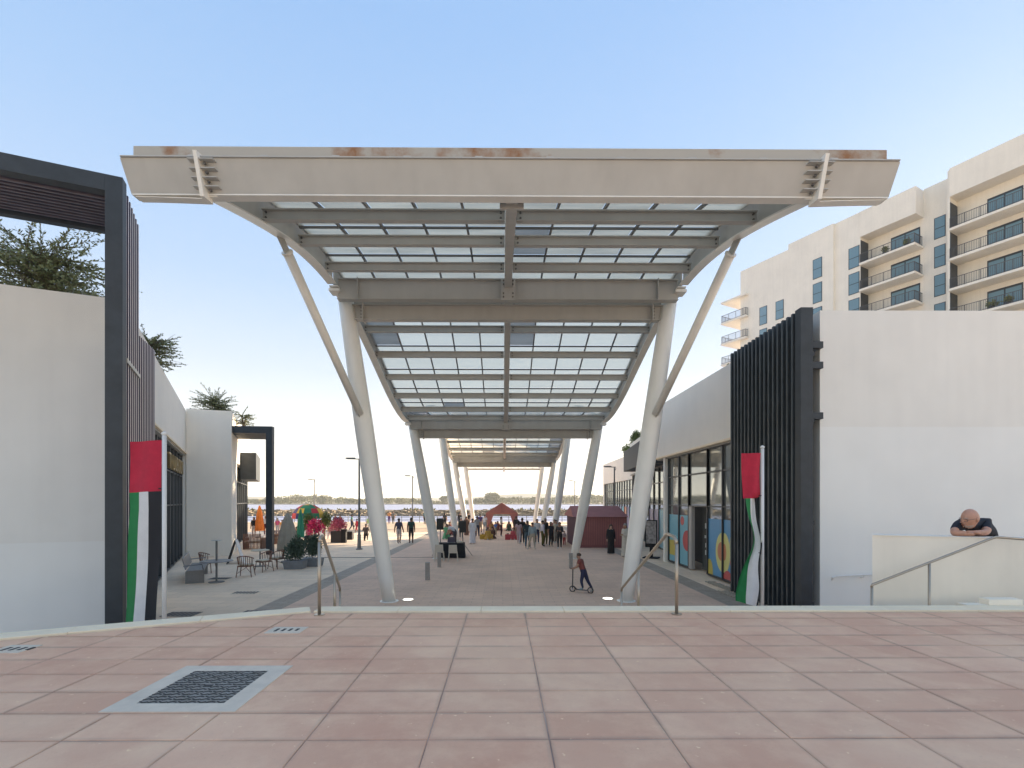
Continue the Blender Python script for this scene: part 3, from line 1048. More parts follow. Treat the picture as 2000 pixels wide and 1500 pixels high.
# printed window film: flat colour fields and shapes lying on the panes
BLUE = mat('film_blue', (.10, .32, .55), .35)
SKYB = mat('film_sky_blue', (.20, .48, .58), .35)
YEL = mat('film_yellow', (.62, .50, .10), .35)
YELP = mat('film_pale_yellow', (.72, .68, .25), .35)
ORG = mat('film_orange', (.62, .24, .12), .35)
RED = mat('film_red', (.58, .10, .10), .35)
GRN = mat('film_green', (.30, .42, .20), .35)
MAPC = mat('film_mapped_cream', (.55, .55, .40), .4, var=.2, scale=9, col2=(.28, .36, .24))
def film(s0, s1, z0, z1, m, o, name='window_film'):
    FS.box(s0, s1, o - .003, o, z0, z1).build(name, m, R1)
def blob(sc_, zc, rs, rz, m, o, clip=None, tilt=0.0, pw=1.0):
    n = 32
    pts = []
    for k in range(n):
        a = 2 * math.pi * k / n
        c_, s_ = math.cos(a), math.sin(a)
        z = rz * s_
        s2 = rs * c_ * (1 - .28 * pw * max(0, -s_) * 0 + (.0)) + tilt * z
        x = sc_ + s2
        zz = zc + z
        if clip:
            x = min(max(x, clip[0]), clip[1])
            zz = min(max(zz, clip[2]), clip[3])
        pts.append((x, zz))
    vs = [FS.pt(x, o - .003, z) for x, z in pts] + [FS.pt(x, o, z) for x, z in pts]
    fs = [tuple(range(n)), tuple(reversed(range(n, 2 * n)))] + [(k, (k + 1) % n, n + (k + 1) % n, n + k) for k in range(n)]
    MB().add(vs, fs).build('film_shape', m, R1)
for a, b in ((3.85, 4.22), (4.29, 5.51), (5.59, 6.81)):
    film(a, b, .12, 2.25, BLUE, GO + .012)
blob(4.45, 1.45, .62, .95, MAPC, GO + .018, (4.29, 5.51, .12, 2.25), -.25)
film(3.85, 4.22, .7, 2.2, MAPC, GO + .018)
blob(5.62, 1.05, .55, .72, YELP, GO + .018, (5.59, 6.81, .12, 2.25), 0)
blob(5.45, 1.05, .42, .72, YELP, GO + .0185, (4.29, 5.51, .12, 2.25), 0)
blob(5.72, 1.08, .28, .34, ORG, GO + .022, (5.59, 6.81, .12, 2.25))
blob(5.45, 1.08, .14, .30, ORG, GO + .0225, (4.29, 5.51, .12, 2.25))
blob(4.85, .75, .16, .19, RED, GO + .024, (4.29, 5.51, .12, 2.25))
blob(5.2, .12, .34, .32, RED, GO + .024, (4.29, 5.51, .125, 2.25))
blob(6.7, .2, .3, .5, YEL, GO + .024, (5.59, 6.81, .125, 2.25))
for a, b in ((8.79, 9.86), (9.94, 11.21)):
    film(a, b, .12, 2.3, SKYB, GO + .012)
blob(9.55, 2.05, .22, .2, RED, GO + .018, (8.79, 9.86, .12, 2.3))
blob(9.0, 1.2, .5, .45, RED, GO + .018, (8.79, 9.86, .12, 2.3))
film(9.98, 11.18, .4, 1.1, YEL, GO + .018)
# ---- charcoal fin screen
F1 = thing('fin_screen', 'charcoal vertical fin screen beside the right flag in front of the white wall', 'fin screen')
for k in range(16):
    y = 12.2 + k * .218
    MB().box(7.28, 7.60, y - .035, y + .035, .05, 7.64).build('fin', DARK2, F1)
MB().box(7.30, 7.60, 11.86, 12.10, .05, 7.68).build('post', DARK, F1)
for z in (.4, 2.4, 4.9, 6.55):
    MB().box(7.602, 7.66, 11.9, 15.5, z - .05, z + .05).build('rail', DARK, F1)
for z in (4.9, 6.15, 6.65):
    MB().box(7.603, 7.90, 11.93, 12.05, z + .06, z + .22).build('bracket', DARK, F1)
MB().box(7.664, 7.72, 12.05, 15.55, .02, 7.5).build('back_panel', mat('black_backing', (.018, .02, .022), .6), F1)
# ---- further right blocks
R2 = thing('shop_building', 'white shop block with dark awning box behind the right front canopy column', 'building')
FT = Frame((8.9, 25.2), (1.6, 14.8), (-.994, .107))
FT.box(0, 15, -.4, 0, 5.1, 7.6).build('wall', WALL_SIDE, R2)
FT.box(0, 15, -7, -1.0, -.05, 5.0).build('interior', MATS['dim_interior'], R2)
FT.box(0, 15, -1, -.02, 5.0, 5.09).build('soffit', MATS['soffit_board'], R2)
glazing(FT, R2, .1, 15, .05, 5.0, [1.6 * k for k in range(1, 10)], [2.72, 4.05], o=-.25, bar=.08)
for k, m in enumerate((SKYB, mat('film_violet', (.22, .20, .34), .35), SKYB, MATS['film_violet'], MATS['film_violet'])):
    FT.box(.15 + 1.6 * k, 1.55 + 1.6 * k, -.24, -.237, .1, 2.4).build('window_film', m, R2)
FT.box(1.4, 9.3, .0, 1.3, 5.0, 6.4).build('awning_box', DARK, R2)
FT.box(0, 15, -8, -.45, 7.0, 7.1).build('roof', MATS['roof_screed'], R2)
R3 = thing('shop_building', 'furthest white shop block with tall narrow windows beyond the closed red tent', 'building')
FU = Frame((12.9, 47.5), (.02, 1), (-1, .02))
FU.box(0, 16.5, -.4, 0, 5.1, 7.66).build('wall', WALL_SIDE, R3)
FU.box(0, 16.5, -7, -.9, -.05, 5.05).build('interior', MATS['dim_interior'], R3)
FU.box(0, 16.5, -8, -.45, 7.0, 7.1).build('roof', MATS['roof_screed'], R3)
FU.box(0, .4, -8, 0.0, -.05, 5.1).build('wall', WALL, R3)
FU.box(16.1, 16.5, -8, 0.002, -.05, 5.1).build('wall', WALL, R3)
glazing(FU, R3, .4, 16.1, .05, 5.1, [.4 + 1.2 * k for k in range(1, 13)], [2.72, 4.1], o=-.2, bar=.1)
for k in range(6):
    FU.box(.5 + 1.2 * k, 1.5 + 1.2 * k, -.19, -.186, .1, 2.3).build('window_film', (ORG, SKYB, MATS['film_violet'])[k % 3], R3)

# ---- apartment block
AP = thing('apartment_block', 'tall cream apartment block with balconies rising behind the right shop building', 'building')
FP_ = Frame((35.5, 72.0), (.469, -.883), (-.883, -.469))
FH = 3.15
def apwall(s0, s1, o0, o1, z0, z1, m=WALL2, name='wall'):
    return FP_.box(s0, s1, o0, o1, z0, z1).build(name, m, AP)
apwall(0, 12.9, -14, .30, 0, 36.9)
apwall(7.2, 12.9, -13.5, .302, 36.9, 37.6)
apwall(12.9, 15.8, -14, 0, 0, 37.6)
apwall(15.8, 21.3, -14, -1.7, 0, 36.6)
apwall(15.8, 21.3, -13.9, 0.15, 34.55, 37.55, name='parapet')
apwall(21.3, 24.2, -14, -1.7, 0, 37.7)
apwall(24.2, 40, -14, -1.7, 0, 36.9)
apwall(24.2, 40, -13.8, .15, 34.75, 37.7, name='parapet')
apwall(24.0, 24.2, -1.7, 0.0, 0, 37.6)
NAVY = mat('dark_window_frame', (.03, .04, .05), .4)
def apwindow(s, o, z0, z1, wd=1.15):
    w_ = FP_.box(s - wd / 2, s + wd / 2, o - .02, o + .03, z0, z1).build('window', NAVY, AP)
    zm = z0 + (z1 - z0) * .48
    FP_.box(s - wd / 2 + .07, s + wd / 2 - .07, o + .03, o + .042, z0 + .07, zm - .04).build('pane', APGLASS, w_)
    FP_.box(s - wd / 2 + .07, s + wd / 2 - .07, o + .03, o + .042, zm + .04, z1 - .07).build('pane', APGLASS, w_)
def apdoor(s0, s1, o, z0, z1):
    w_ = FP_.box(s0, s1, o - .02, o + .03, z0, z1).build('balcony_door', NAVY, AP)
    sm = (s0 + s1) / 2
    FP_.box(s0 + .1, sm - .06, o + .03, o + .042, z0 + .1, z1 - .22).build('pane', APGLASS, w_)
    FP_.box(sm + .06, s1 - .1, o + .03, o + .042, z0 + .1, z1 - .22).build('pane', APGLASS, w_)
RAILM = mat('railing_dark_grey', (.08, .08, .085), .5)
def railing(pts, z0, name='railing', h=1.05, gap=.13):
    """pts in facade coordinates (s, o)"""
    for (a, b) in zip(pts, pts[1:]):
        pa, pb_ = Vector(FP_.pt(a[0], a[1], 0)), Vector(FP_.pt(b[0], b[1], 0))
        mb = MB()
        L = (pb_ - pa).length
        up = Vector((0, 0, 1))
        mb.bar(pa + up * (z0 + h), pb_ + up * (z0 + h), .05, .05)
        mb.bar(pa + up * (z0 + .1), pb_ + up * (z0 + .1), .04, .04)
        n = int(L / gap)
        for i in range(n + 1):
            q = pa.lerp(pb_, i / n)
            wq = .05 if i % 9 == 0 else .018
            mb.bar(q + up * (z0 + .02), q + up * (z0 + h), wq, wq)
        mb.build(name, RAILM, AP)
DPAN = mat('dark_side_panel', (.05, .055, .06), .6, var=.1)
for fl in range(7):
    zt = 34.05 - FH * fl
    zb_ = zt - 2.55
    for s in (22.75,):
        apwindow(s, -1.7, zb_ + .1, zt - .1, 1.0)
    for s in (3.6, 6.0, 11.0):
        if fl >= 1 or s > 10:
            apwindow(s, .30, zb_ - (.45 if s < 10 else 0), zt - (.45 if s < 10 else 0), 1.15)
    if fl >= 1 or True:
        apwindow(15.1, 0, zb_ - .35, zt - .35, 1.2)
    zf = 31.35 - FH * fl
    if fl < 6:
        for (s0, s1, dl, dr) in ((15.8, 21.3, 18.2, 21.0), (24.2, 36, 26.6, 29.2)):
            sl_ = FP_.box(s0 + .01, s1, -1.69, .35, zf - .24, zf).build('balcony_slab', WALL2, AP)
            FP_.box(s0 + .003, s0 + .05, -1.68, 0.0, zf + .005, zf + 2.85).build('side_panel', DPAN, AP)
            apdoor(dl, dr, -1.69, zf + .02, zf + 2.35)
            if s0 < 20:
                railing([(s0 + .1, .28), (s1 - .08, .28), (s1 - .08, -1.6)], zf)
            else:
                railing([(s0 + .1, .28), (30.2, .28)], zf)
                MB().add([FP_.pt(30.2, .30, zf), FP_.pt(31.5, .30, zf), FP_.pt(31.5, .30, zf + 1.0), FP_.pt(30.2, .30, zf + 1.0)], [(0, 1, 2, 3)]).build('railing_panel', DPAN, AP)
# corner balconies at the far end
for fl in range(6):
    zf = 33.2 - FH * fl
    FP_.box(-2.9, 1.3, -5, .95, zf - .25, zf).build('balcony_slab', WALL2, AP)
    if fl:
        railing([(-2.8, -4.8), (-2.8, .85), (1.2, .85), (1.2, .32)], zf)

# ================================================================== RAILS, PARAPET, FLAGS
def handrail(lab, pts, posts, r=.024):
    t_ = thing('handrail', lab, 'handrail')
    MB().tube(pts, r, 12).build('rail', SSTEEL, t_, smooth=True)
    for (x, y, z0, z1) in posts:
        p = MB().tube([(x, y, z0), (x, y, z1)], r * .95, 12).build('post', SSTEEL, t_, smooth=True)
        MB().lathe([(.07, 0), (.07, .012), (.03, .014)], 16, (x, y, z0)).build('base_flange', SSTEEL, p)
    return t_
handrail('steel handrail at the top of the steps near the access cover',
         [(-2.52, 6.72, 2.36), (-2.525, 6.74, 2.42), (-2.54, 6.84, 2.445), (-2.58, 6.98, 2.44), (-3.26, 9.75, 1.20), (-3.265, 9.77, 1.14)],
         [(-2.52, 6.70, PZ + .001, 2.37), (-3.0, 8.7, .56, 1.66), (-3.265, 9.78, 0.0, 1.15)])
handrail('steel handrail at the top of the steps beyond the boy on the scooter',
         [(2.40, 6.72, 2.33), (2.40, 6.735, 2.40), (2.40, 6.80, 2.435), (2.39, 7.05, 2.46), (2.39, 9.75, 1.18), (2.39, 9.77, 1.13)],
         [(2.40, 6.70, PZ + .001, 2.34), (2.39, 8.55, .62, 1.73), (2.39, 9.78, 0.0, 1.14)])
par = thing('parapet_wall', 'beige rendered parapet wall with the bald man leaning on it', 'wall')
MB().hexa([(5.92, 7.75, 0), (9.6, 7.75, 0), (9.6, 7.93, 0), (6.08, 7.93, 0), (5.92, 7.75, 2.385), (9.6, 7.75, 2.30), (9.6, 7.93, 2.30), (6.08, 7.93, 2.385)]).build('wall', BEIGE, par)
MB().hexa([(5.90, 7.735, 2.386), (9.6, 7.735, 2.301), (9.6, 7.945, 2.301), (6.08, 7.945, 2.386), (5.90, 7.735, 2.40), (9.6, 7.735, 2.315), (9.6, 7.945, 2.315), (6.08, 7.945, 2.40)]).build('coping', WALL, par)
structure(MB().box(7.0, 14, 7.94, 9.1, -.02, 1.3).build('landing', TILE))
ss = thing('side_steps', 'beige stepped blocks beside the parapet at the edge of the picture', 'steps')
MB().box(6.88, 7.2, 7.16, 7.32, 0, 1.395).build('step', BEIGE, ss)
MB().box(7.21, 7.72, 7.16, 7.32, 0, 1.475).build('step', BEIGE, ss)
for k in range(5):
    MB().box(4.9 + .38 * k, 5.28 + .38 * k, 7.2, 7.7, 0, .25 + .2 * k).build('step', BEIGE, ss)
def rz_(u, v, y):
    return tuple(at(u, v, y))
handrail('dark steel handrail climbing along the beige parapet', [rz_(1702, 1147, 7.5), rz_(1704, 1142, 7.5), rz_(1938, 1051, 7.5), rz_(1946, 1049, 7.5), rz_(2060, 1058, 7.45)],
         [(*rz_(1703, 1140, 7.5)[:2], .3, rz_(1703, 1146, 7.5)[2]), (*rz_(1815, 1100, 7.5)[:2], .3, rz_(1815, 1100, 7.5)[2])], .02)
wr = thing('wall_handrail', 'short white handrail fixed low on the white wall behind the parapet', 'handrail')
MB().tube([(8.15, 11.98, .98), (8.12, 11.92, 1.05), (8.2, 11.92, 1.08), (10.6, 11.92, 1.20)], .022, 8).build('rail', WHITE, wr)
for x, z in ((8.9, 1.11), (10.0, 1.165)):
    MB().tube([(x, 11.92, z), (x, 11.95, z - .06), (x, 12.05, z - .07)], .015, 6).build('bracket', WHITE, wr)

FRED = mat('flag_red', (.50, .015, .045), .75, var=.1, scale=6)
FGRN = mat('flag_green', (.015, .20, .055), .75, var=.1, scale=6)
FWHT = mat('flag_white', (.72, .70, .68), .75, var=.05, scale=5)
FBLK = mat('flag_black', (.018, .018, .022), .75)
def cloth(fn, nu, nv, u0, u1, v0, v1):
    mb = MB()
    for j in range(nv + 1):
        for i in range(nu + 1):
            mb.v.append(fn(u0 + (u1 - u0) * i / nu, v0 + (v1 - v0) * j / nv))
    for j in range(nv):
        for i in range(nu):
            a = j * (nu + 1) + i
            mb.f.append((a, a + 1, a + nu + 2, a + nu + 1))
            mb.m.append(0)
    return mb
def flag(lab, base, htop, fn, vred, splits, clips):
    """fn(u, v): u 0 at the free side, 1 at the pole; v 0 top, 1 bottom"""
    t_ = thing('flag', lab, 'flag', base)
    pole = MB().tube([(0, 0, 0), (0, 0, htop)], .036, 14).build('pole', WHITE, t_, smooth=True)
    MB().lathe([(.02, 0), (.046, .02), (.046, .05), (.015, .075)], 12, (0, 0, htop)).build('finial', WHITE, pole)
    MB().lathe([(.10, 0), (.10, .02), (.05, .03)], 16).build('base', WHITE, pole)
    cloth(fn, 10, 10, 0, 1, 0, vred).build('red_band', FRED, t_, smooth=True)
    for k, (m, nm) in enumerate(((FGRN, 'green_stripe'), (FWHT, 'white_stripe'), (FBLK, 'black_stripe'))):
        cloth(fn, 6, 30, splits[k], splits[k + 1], vred, 1).build(nm, m, t_, smooth=True)
    for z in clips:
        MB().tube([(0, 0, z), (-.09, -.02, z + .01)], .012, 6).build('clip', FBLK, t_)
    return t_
def flagL(u, v):
    wv = .03 * math.sin(u * 7 + v * 2) + .02 * math.sin(v * 9 + u * 3)
    wid = .56 + .03 * math.sin(v * 3)
    x = -.045 - (1 - u) * wid - .11 * v ** 1.5
    if v > .27:
        k = min(1, (v - .27) / .1)
        x += k * (1 - u) * .06 * (1 - v)
    return (x, wv * (1 - .3 * u), 4.02 - 3.30 * v - .03 * (1 - u))
pL = at(321, 1000, 8.7)
flag('red green white black flag hanging from the white pole beside the plum fins', (pL.x, pL.y, 0), 4.1, flagL, .275, (0, .33, .66, 1), (3.15, 1.9))
def flagR(u, v):
    if v < .3:
        wid = .44
        x = -.04 - (1 - u) * wid - .02 * math.sin(v * 14)
        return (x + .05 * math.sin(v * 7) * (1 - u), .04 * math.sin(u * 6 + v * 5), 4.02 - 3.6 * v - .16 * u * 0 - .06 * (1 - u) * math.sin(v * 5))
    k = (v - .3) / .7
    cx = -.27 + .15 * math.sin(min(1, k * 1.25) * math.pi) ** 2 - .06 * k ** 3
    wid = .34 + .10 * k + .10 * max(0, k - .6)
    tw = .72 + .28 * math.cos(k * 7.0)
    return (cx + (u - .5) * wid * tw + .014 * math.sin(v * 24), .10 * math.sin((u - .5) * 4 + k * 4.0) + .03 * math.sin(u * 9), 4.02 - 3.42 * v - .10 * (u - .5) * k)
pR = at(1489, 1000, 11.0)
flag('red green white flag twisted round itself in front of the charcoal fin screen', (pR.x, pR.y, 0), 4.12, flagR, .30, (0, .38, .92, 1), (3.05, 1.75, .4))

# ================================================================== TREES AND PLANTS
BARK = mat('bark', (.16, .11, .075), .9, var=.25, scale=8)
LEAFD = mat('feathery_leaf', (.19, .205, .085), .7, var=.35, scale=5)
LEAFG = mat('bright_leaf', (.13, .17, .045), .7, var=.35, scale=4)
LEAFB = mat('bluish_leaf', (.08, .12, .08), .7, var=.3, scale=6)
def leafy(mb, p, d, ln, wd, rnd):
    d = d.normalized()
    r = d.cross(Vector((rnd.uniform(-1, 1), rnd.uniform(-1, 1), rnd.uniform(-1, 1)))).normalized() * wd
    mb.add([p, p + d * ln * .5 + r, p + d * ln, p + d * ln * .5 - r], [(0, 1, 2, 3)])
def feather_tree(lab, loc, rad, h, n, wind=(0, 0), seed=1, twig=.010, name='acacia_tree', lean=0.35, bare=0):
    rnd = random.Random(seed)
    t_ = thing(name, lab, 'tree', loc)
    tr = MB()
    for k in range(3):
        a = rnd.uniform(0, 6.28)
        tr.tube([(0, 0, -.3), (.05 * math.cos(a), .05 * math.sin(a), h * .3), (.22 * rad * math.cos(a), .22 * rad * math.sin(a), h * .55)], [.05, .04, .018], 6)
    lv = MB()
    for k in range(n):
        az = rnd.uniform(0, 6.283)
        el = math.asin(rnd.uniform(-.25, 1.0) ** 1) * .8
        L = rad * rnd.uniform(.55, 1.08)
        d = Vector((math.cos(az) * math.cos(el), math.sin(az) * math.cos(el), math.sin(el) * lean * 2.0))
        d += Vector((wind[0], wind[1], 0)) * rnd.uniform(.2, 1)
        p = Vector((rnd.gauss(0, .10 * rad), rnd.gauss(0, .10 * rad), h * rnd.uniform(.22, .62)))
        pts = [p.copy()]
        m = 6
        for q in range(m):
            d.z += rnd.uniform(-.10, .06) + (-.02)
            p = p + d.normalized() * L / m
            pts.append(p.copy())
        tr.tube(pts, [twig * (1.3 - q / (m + 1)) for q in range(m + 1)], 3, cap=False)
        if k < bare:
            continue
        for q in range(1, m + 1):
            a, b = pts[q - 1], pts[q]
            dd = (b - a)
            for z in range(7):
                o = a.lerp(b, (z + rnd.random()) / 7)
                side = Vector((rnd.uniform(-1, 1), rnd.uniform(-1, 1), rnd.uniform(-.5, .7)))
                leafy(lv, o, dd.normalized() * .6 + side * .9, rnd.uniform(.07, .12) * (rad / 1.3) ** .5, .021, rnd)
    tr.build('trunk', BARK, t_)
    lv.build('crown', LEAFD, t_)
    return t_
feather_tree('large feathery green tree on the roof seen through the charcoal portal', (-12.6, 13.4, 7.2), 1.85, 4.0, 290, seed=3, twig=.008)
feather_tree('windswept feathery tree on the roof beyond the plum fins', (-12.55, 17.4, 7.3), 1.0, 2.1, 110, wind=(.5, 0), seed=5, bare=14)
feather_tree('small spiky tree on the roof of the second white block', (-16.0, 27.1, 7.15), 1.2, 2.2, 130, seed=8)
feather_tree('pale wispy shrub at the roof corner above the dark portal frame', (-15.4, 29.0, 7.15), .7, 1.4, 40, seed=9)
def bushy(name, lab, cat, loc, rx, rz, zc, n, m, stem=.03, seed=1, leaf=.09, group=None, uneven=.25, rad_pow=.45):
    rnd = random.Random(seed)
    t_ = thing(name, lab, cat, loc, group=group)
    tr = MB().tube([(0, 0, -.05), (.01, .01, zc * .6), (0, 0, zc)], [stem, stem * .8, stem * .5], 6)
    lobes = [(rnd.uniform(-1, 1) * rx * .5, rnd.uniform(-1, 1) * rx * .5, zc + rnd.uniform(-.6, .6) * rz * .8, rnd.uniform(.45, .75)) for _ in range(9)]
    for lx, ly, lz, _ in lobes[:6]:
        tr.tube([(0, 0, zc * .6), (lx, ly, lz)], [stem * .6, stem * .2], 4)
    tr.build('trunk', BARK, t_)
    lv = MB()
    for k in range(n):
        lx, ly, lz, lr = lobes[k % 9]
        v = Vector((rnd.gauss(0, 1), rnd.gauss(0, 1), rnd.gauss(0, 1))).normalized() * (rnd.random() ** rad_pow) * lr
        p = Vector((lx + v.x * rx, ly + v.y * rx, lz + v.z * rz))
        leafy(lv, p, v + Vector((rnd.uniform(-.6, .6), rnd.uniform(-.6, .6), rnd.uniform(-.4, .8))), leaf * rnd.uniform(.6, 1.3), leaf * .33, rnd)
    lv.build('crown', m, t_)
    return t_
p = at(1208, 884, 54)
bushy('topiary_tree', 'round clipped tree standing on the furthest right roof', 'tree', (p.x + 1.2, 54, 7.1), .85, .8, 1.55 + (p.z - 8.4), 1500, LEAFG, .04, 11, .16)
p = at(1238, 862, 42)
bushy('topiary_tree', 'ragged small tree at the roof corner above the dark awning box', 'tree', (p.x + .3, 42, 7.0), .55, .9, 1.4, 900, LEAFG, .04, 12, .15)
p = at(1404, 716, 18.5)
bushy('roof_shrub', 'small shrub on the right roof edge next to the fin screen', 'shrub', (p.x + .25, 18.0, 7.15), .22, .3, .62, 260, LEAFG, .02, 13, .07)
bushy('roof_shrub', 'tiny plant on the right roof edge above the mural windows', 'shrub', (8.3, 22.0, 7.15), .2, .2, .55, 200, LEAFG, .02, 14, .06)
bushy('roof_shrub', 'tiny plant on the right roof edge near the canopy column', 'shrub', (8.3, 23.3, 7.15), .25, .2, .5, 200, LEAFG, .02, 15, .06)
# plants on apartment balconies
for k, (s_, fl, lab) in enumerate(((20.3, 0, 'potted shrub on the upper short balcony of the apartment block'), (18.3, 0, 'second potted shrub by the door of the upper short balcony'), (27.4, 3, 'planter greenery on the lowest visible long apartment balcony'), (28.6, 3, 'more planter greenery beside the balcony door low on the block'), (.6, 4, 'bushy greenery on the lowest corner balcony of the apartment block'))):
    zf = (31.35 if k < 4 else 33.2) - FH * fl
    q = FP_.pt(s_, -.2 if k < 4 else .45, zf)
    t_ = bushy('balcony_plant', lab, 'plant', q, .42, .35, .6, 260, LEAFD, .03, 30 + k, .16)
    MB().lathe([(.16, 0), (.22, .32), (.2, .32)], 10).build('pot', DPAN, t_)

# ================================================================== FAR SHORE
structure(MB().box(-1500, 1500, 545, 900, -3, -.4).build('far_shore', mat('far_sand', (.30, .25, .16), .9, var=.2, scale=.02)))
HILLM = mat('far_hill', (.30, .27, .20), .95, var=.15, scale=.01)
hm = MB()
rnd = random.Random(4)
N = 90
for i in range(N + 1):
    x = -1500 + 3000 * i / N
    h = 9 + 3.5 * math.sin(i * .31) + 2.5 * math.sin(i * .83 + 1) + (7 * math.exp(-((x - 190) / 130) ** 2))
    hm.v += [(x, 900, -1), (x, 960, h), (x, 1100, -1)]
for i in range(N):
    a = i * 3
    hm.f += [(a, a + 3, a + 4, a + 1), (a + 1, a + 4, a + 5, a + 2)]
    hm.m += [0, 0]
structure(hm.build('hills', HILLM, smooth=True))
mg = [MB(), MB(), MB()]
for k in range(2600):
    x = rnd.uniform(-640, 640)
    y = 548 + rnd.random() ** 2 * 90
    hh = (2.6 + 2.0 * math.sin(x * .021) + 1.6 * math.sin(x * .057 + 2)) * rnd.uniform(.7, 1.35) + 2.2
    mb = mg[k % 3]
    for q in range(16):
        c = Vector((x + rnd.gauss(0, 2.2), y + rnd.gauss(0, 1.5), -.5 + hh * rnd.random() ** .7))
        leafy(mb, c, Vector((rnd.uniform(-1, 1), rnd.uniform(-.3, .3), rnd.uniform(-.2, 1))), rnd.uniform(1.2, 2.8), .75, rnd)
for k, (mb, c) in enumerate(zip(mg, ((.20, .19, .07), (.27, .23, .10), (.14, .15, .06)))):
    stuff(mb.build('mangrove_thicket', mat('mangrove_%d' % k, c, .8, var=.3, scale=.2)), ('olive', 'dry yellowish', 'dark green')[k] + ' mangrove thicket along the far shore', 'thicket')
p = at(965, 985, 540)
bushy('shore_tree', 'largest dark tree on the far shore above the open red tent', 'tree', (p.x, 540, -.6), 11, 6.0, 6.0, 2400, MATS['mangrove_2'], .5, 21, 1.7)
for u, r_, sd, lab in ((868, 6, 22, 'dark tree on the far shore behind the canopy columns'), (1045, 7, 23, 'dark tree on the far shore between the right canopy columns'), (628, 5, 24, 'small tree on the far shore above the patchwork dome')):
    p = at(u, 985, 542)
    bushy('shore_tree', lab, 'tree', (p.x, 542, -.6), r_, 4.0, 4.5, 900, MATS['mangrove_2'], .4, sd, 1.5)
# breakwater of rocks
rk = MB()
for k in range(5000):
    x = rnd.uniform(-190, 190)
    f = rnd.random()
    y = 131 + 20 * f
    s_ = rnd.uniform(.35, .95)
    z = -1.25 + 1.05 * math.sin(min(1, f * 1.4) * math.pi * .5) + rnd.uniform(-.1, .15)
    v = []
    for q in range(8):
        a = q
        v.append((x + s_ * ((q & 1) * 2 - 1) * rnd.uniform(.5, 1), y + s_ * ((q >> 1 & 1) * 2 - 1) * rnd.uniform(.5, 1), z + s_ * .5 * ((q >> 2 & 1) * 2 - 1) * rnd.uniform(.5, 1)))
    rk.hexa([v[0], v[1], v[3], v[2], v[4], v[5], v[7], v[6]])
ROCK = mat('breakwater_rock', (.24, .185, .12), .9, var=.3, scale=.8)
stuff(rk.build('breakwater_rocks', ROCK), 'long low breakwater of brown rocks across the water', 'breakwater')
structure(MB().prism([(-200, 133), (200, 133), (200, 156), (-200, 156)], -2, -.75).build('breakwater_core', ROCK))
scr = MB()
for k in range(1400):
    x = rnd.uniform(-190, 190)
    if math.sin(x * .09) + math.sin(x * .23 + 1) < -.4:
        continue
    leafy(scr, Vector((x, rnd.uniform(146, 152), -.45 + .6 * rnd.random())), Vector((rnd.uniform(-1, 1), 0, rnd.uniform(0, 1))), .9, .3, rnd)
stuff(scr.build('breakwater_scrub', MATS['mangrove_0']), 'low scrub growing on top of the rock breakwater', 'scrub')
# quay railing
qr = thing('quay_railing', 'thin grey railing along the waterfront at the end of the plaza', 'railing')
pm = MB().bar((0, 0, 0), (0, 0, 1.1), .07, .07).mesh('post', POLE)
for k in range(46):
    link('post', pm, qr, (-52 + 2.4 * k, 65.6, 0))
for z in (.35, .72, 1.08):
    MB().bar((-52, 65.6, z), (56, 65.6, z), .05, .05).build('rail', POLE, qr)
# lamp posts
def lamp(lab, x, y, h, arm):
    t_ = thing('street_lamp', lab, 'street lamp', (x, y, 0), group='lamps round the plaza')
    MB().lathe([(.2, 0), (.2, .05), (.12, .09), (.1, .9), (.085, .92)], 12).build('base', POLE, t_)
    MB().tube([(0, 0, .9), (0, 0, h - .15), (0, 0, h)], [.075, .05, .045], 10).build('pole', POLE, t_)
    MB().tube([(0, 0, h - .3), (.12 * arm, 0, h - .12), (.1 * arm, 0, h), (-.75 * arm, 0, h + .02)], .03, 8).build('arm', POLE, t_)
    MB().box(min(-.8 * arm, -.25 * arm), max(-.8 * arm, -.25 * arm), -.09, .09, h + .02, h + .09).build('lamp_head', POLE, t_)
lamp('dark lamp post nearest the cafe terrace beside the front canopy column', -8.66, 29.4, 5.45, 1)
lamp('thin lamp post behind the two men walking', -9.4, 50.7, 5.5, 1)
lamp('thin distant lamp post above the patchwork dome', -22.8, 59, 5.5, 1)
lamp('thin distant lamp post to the right under the canopy', 9.4, 63.5, 5.5, 1)
lamp('lamp post in front of the furthest white shop block', 8.5, 37, 5.5, 1)

# ================================================================== PLAZA FURNITURE
BOLL = mat('bollard_grey', (.33, .31, .28), .7, var=.12, scale=8)
for u, v, lab in ((835, 1133, 'grey bollard alone in front of the speaker table'), (858, 1108, 'grey bollard behind the white plastic chair'), (1115, 1110, 'grey bollard at the foot of the second right canopy column')):
    q = ground(u, v)
    t_ = thing('bollard', lab, 'bollard', (q.x, q.y, 0), group='bollards')
    MB().box(-.075, .075, -.075, .075, 0, .63).build('post', BOLL, t_, bevel=.006)
    MB().box(-.08, .08, -.08, .08, .632, .66).build('cap', BOLL, t_, bevel=.006)
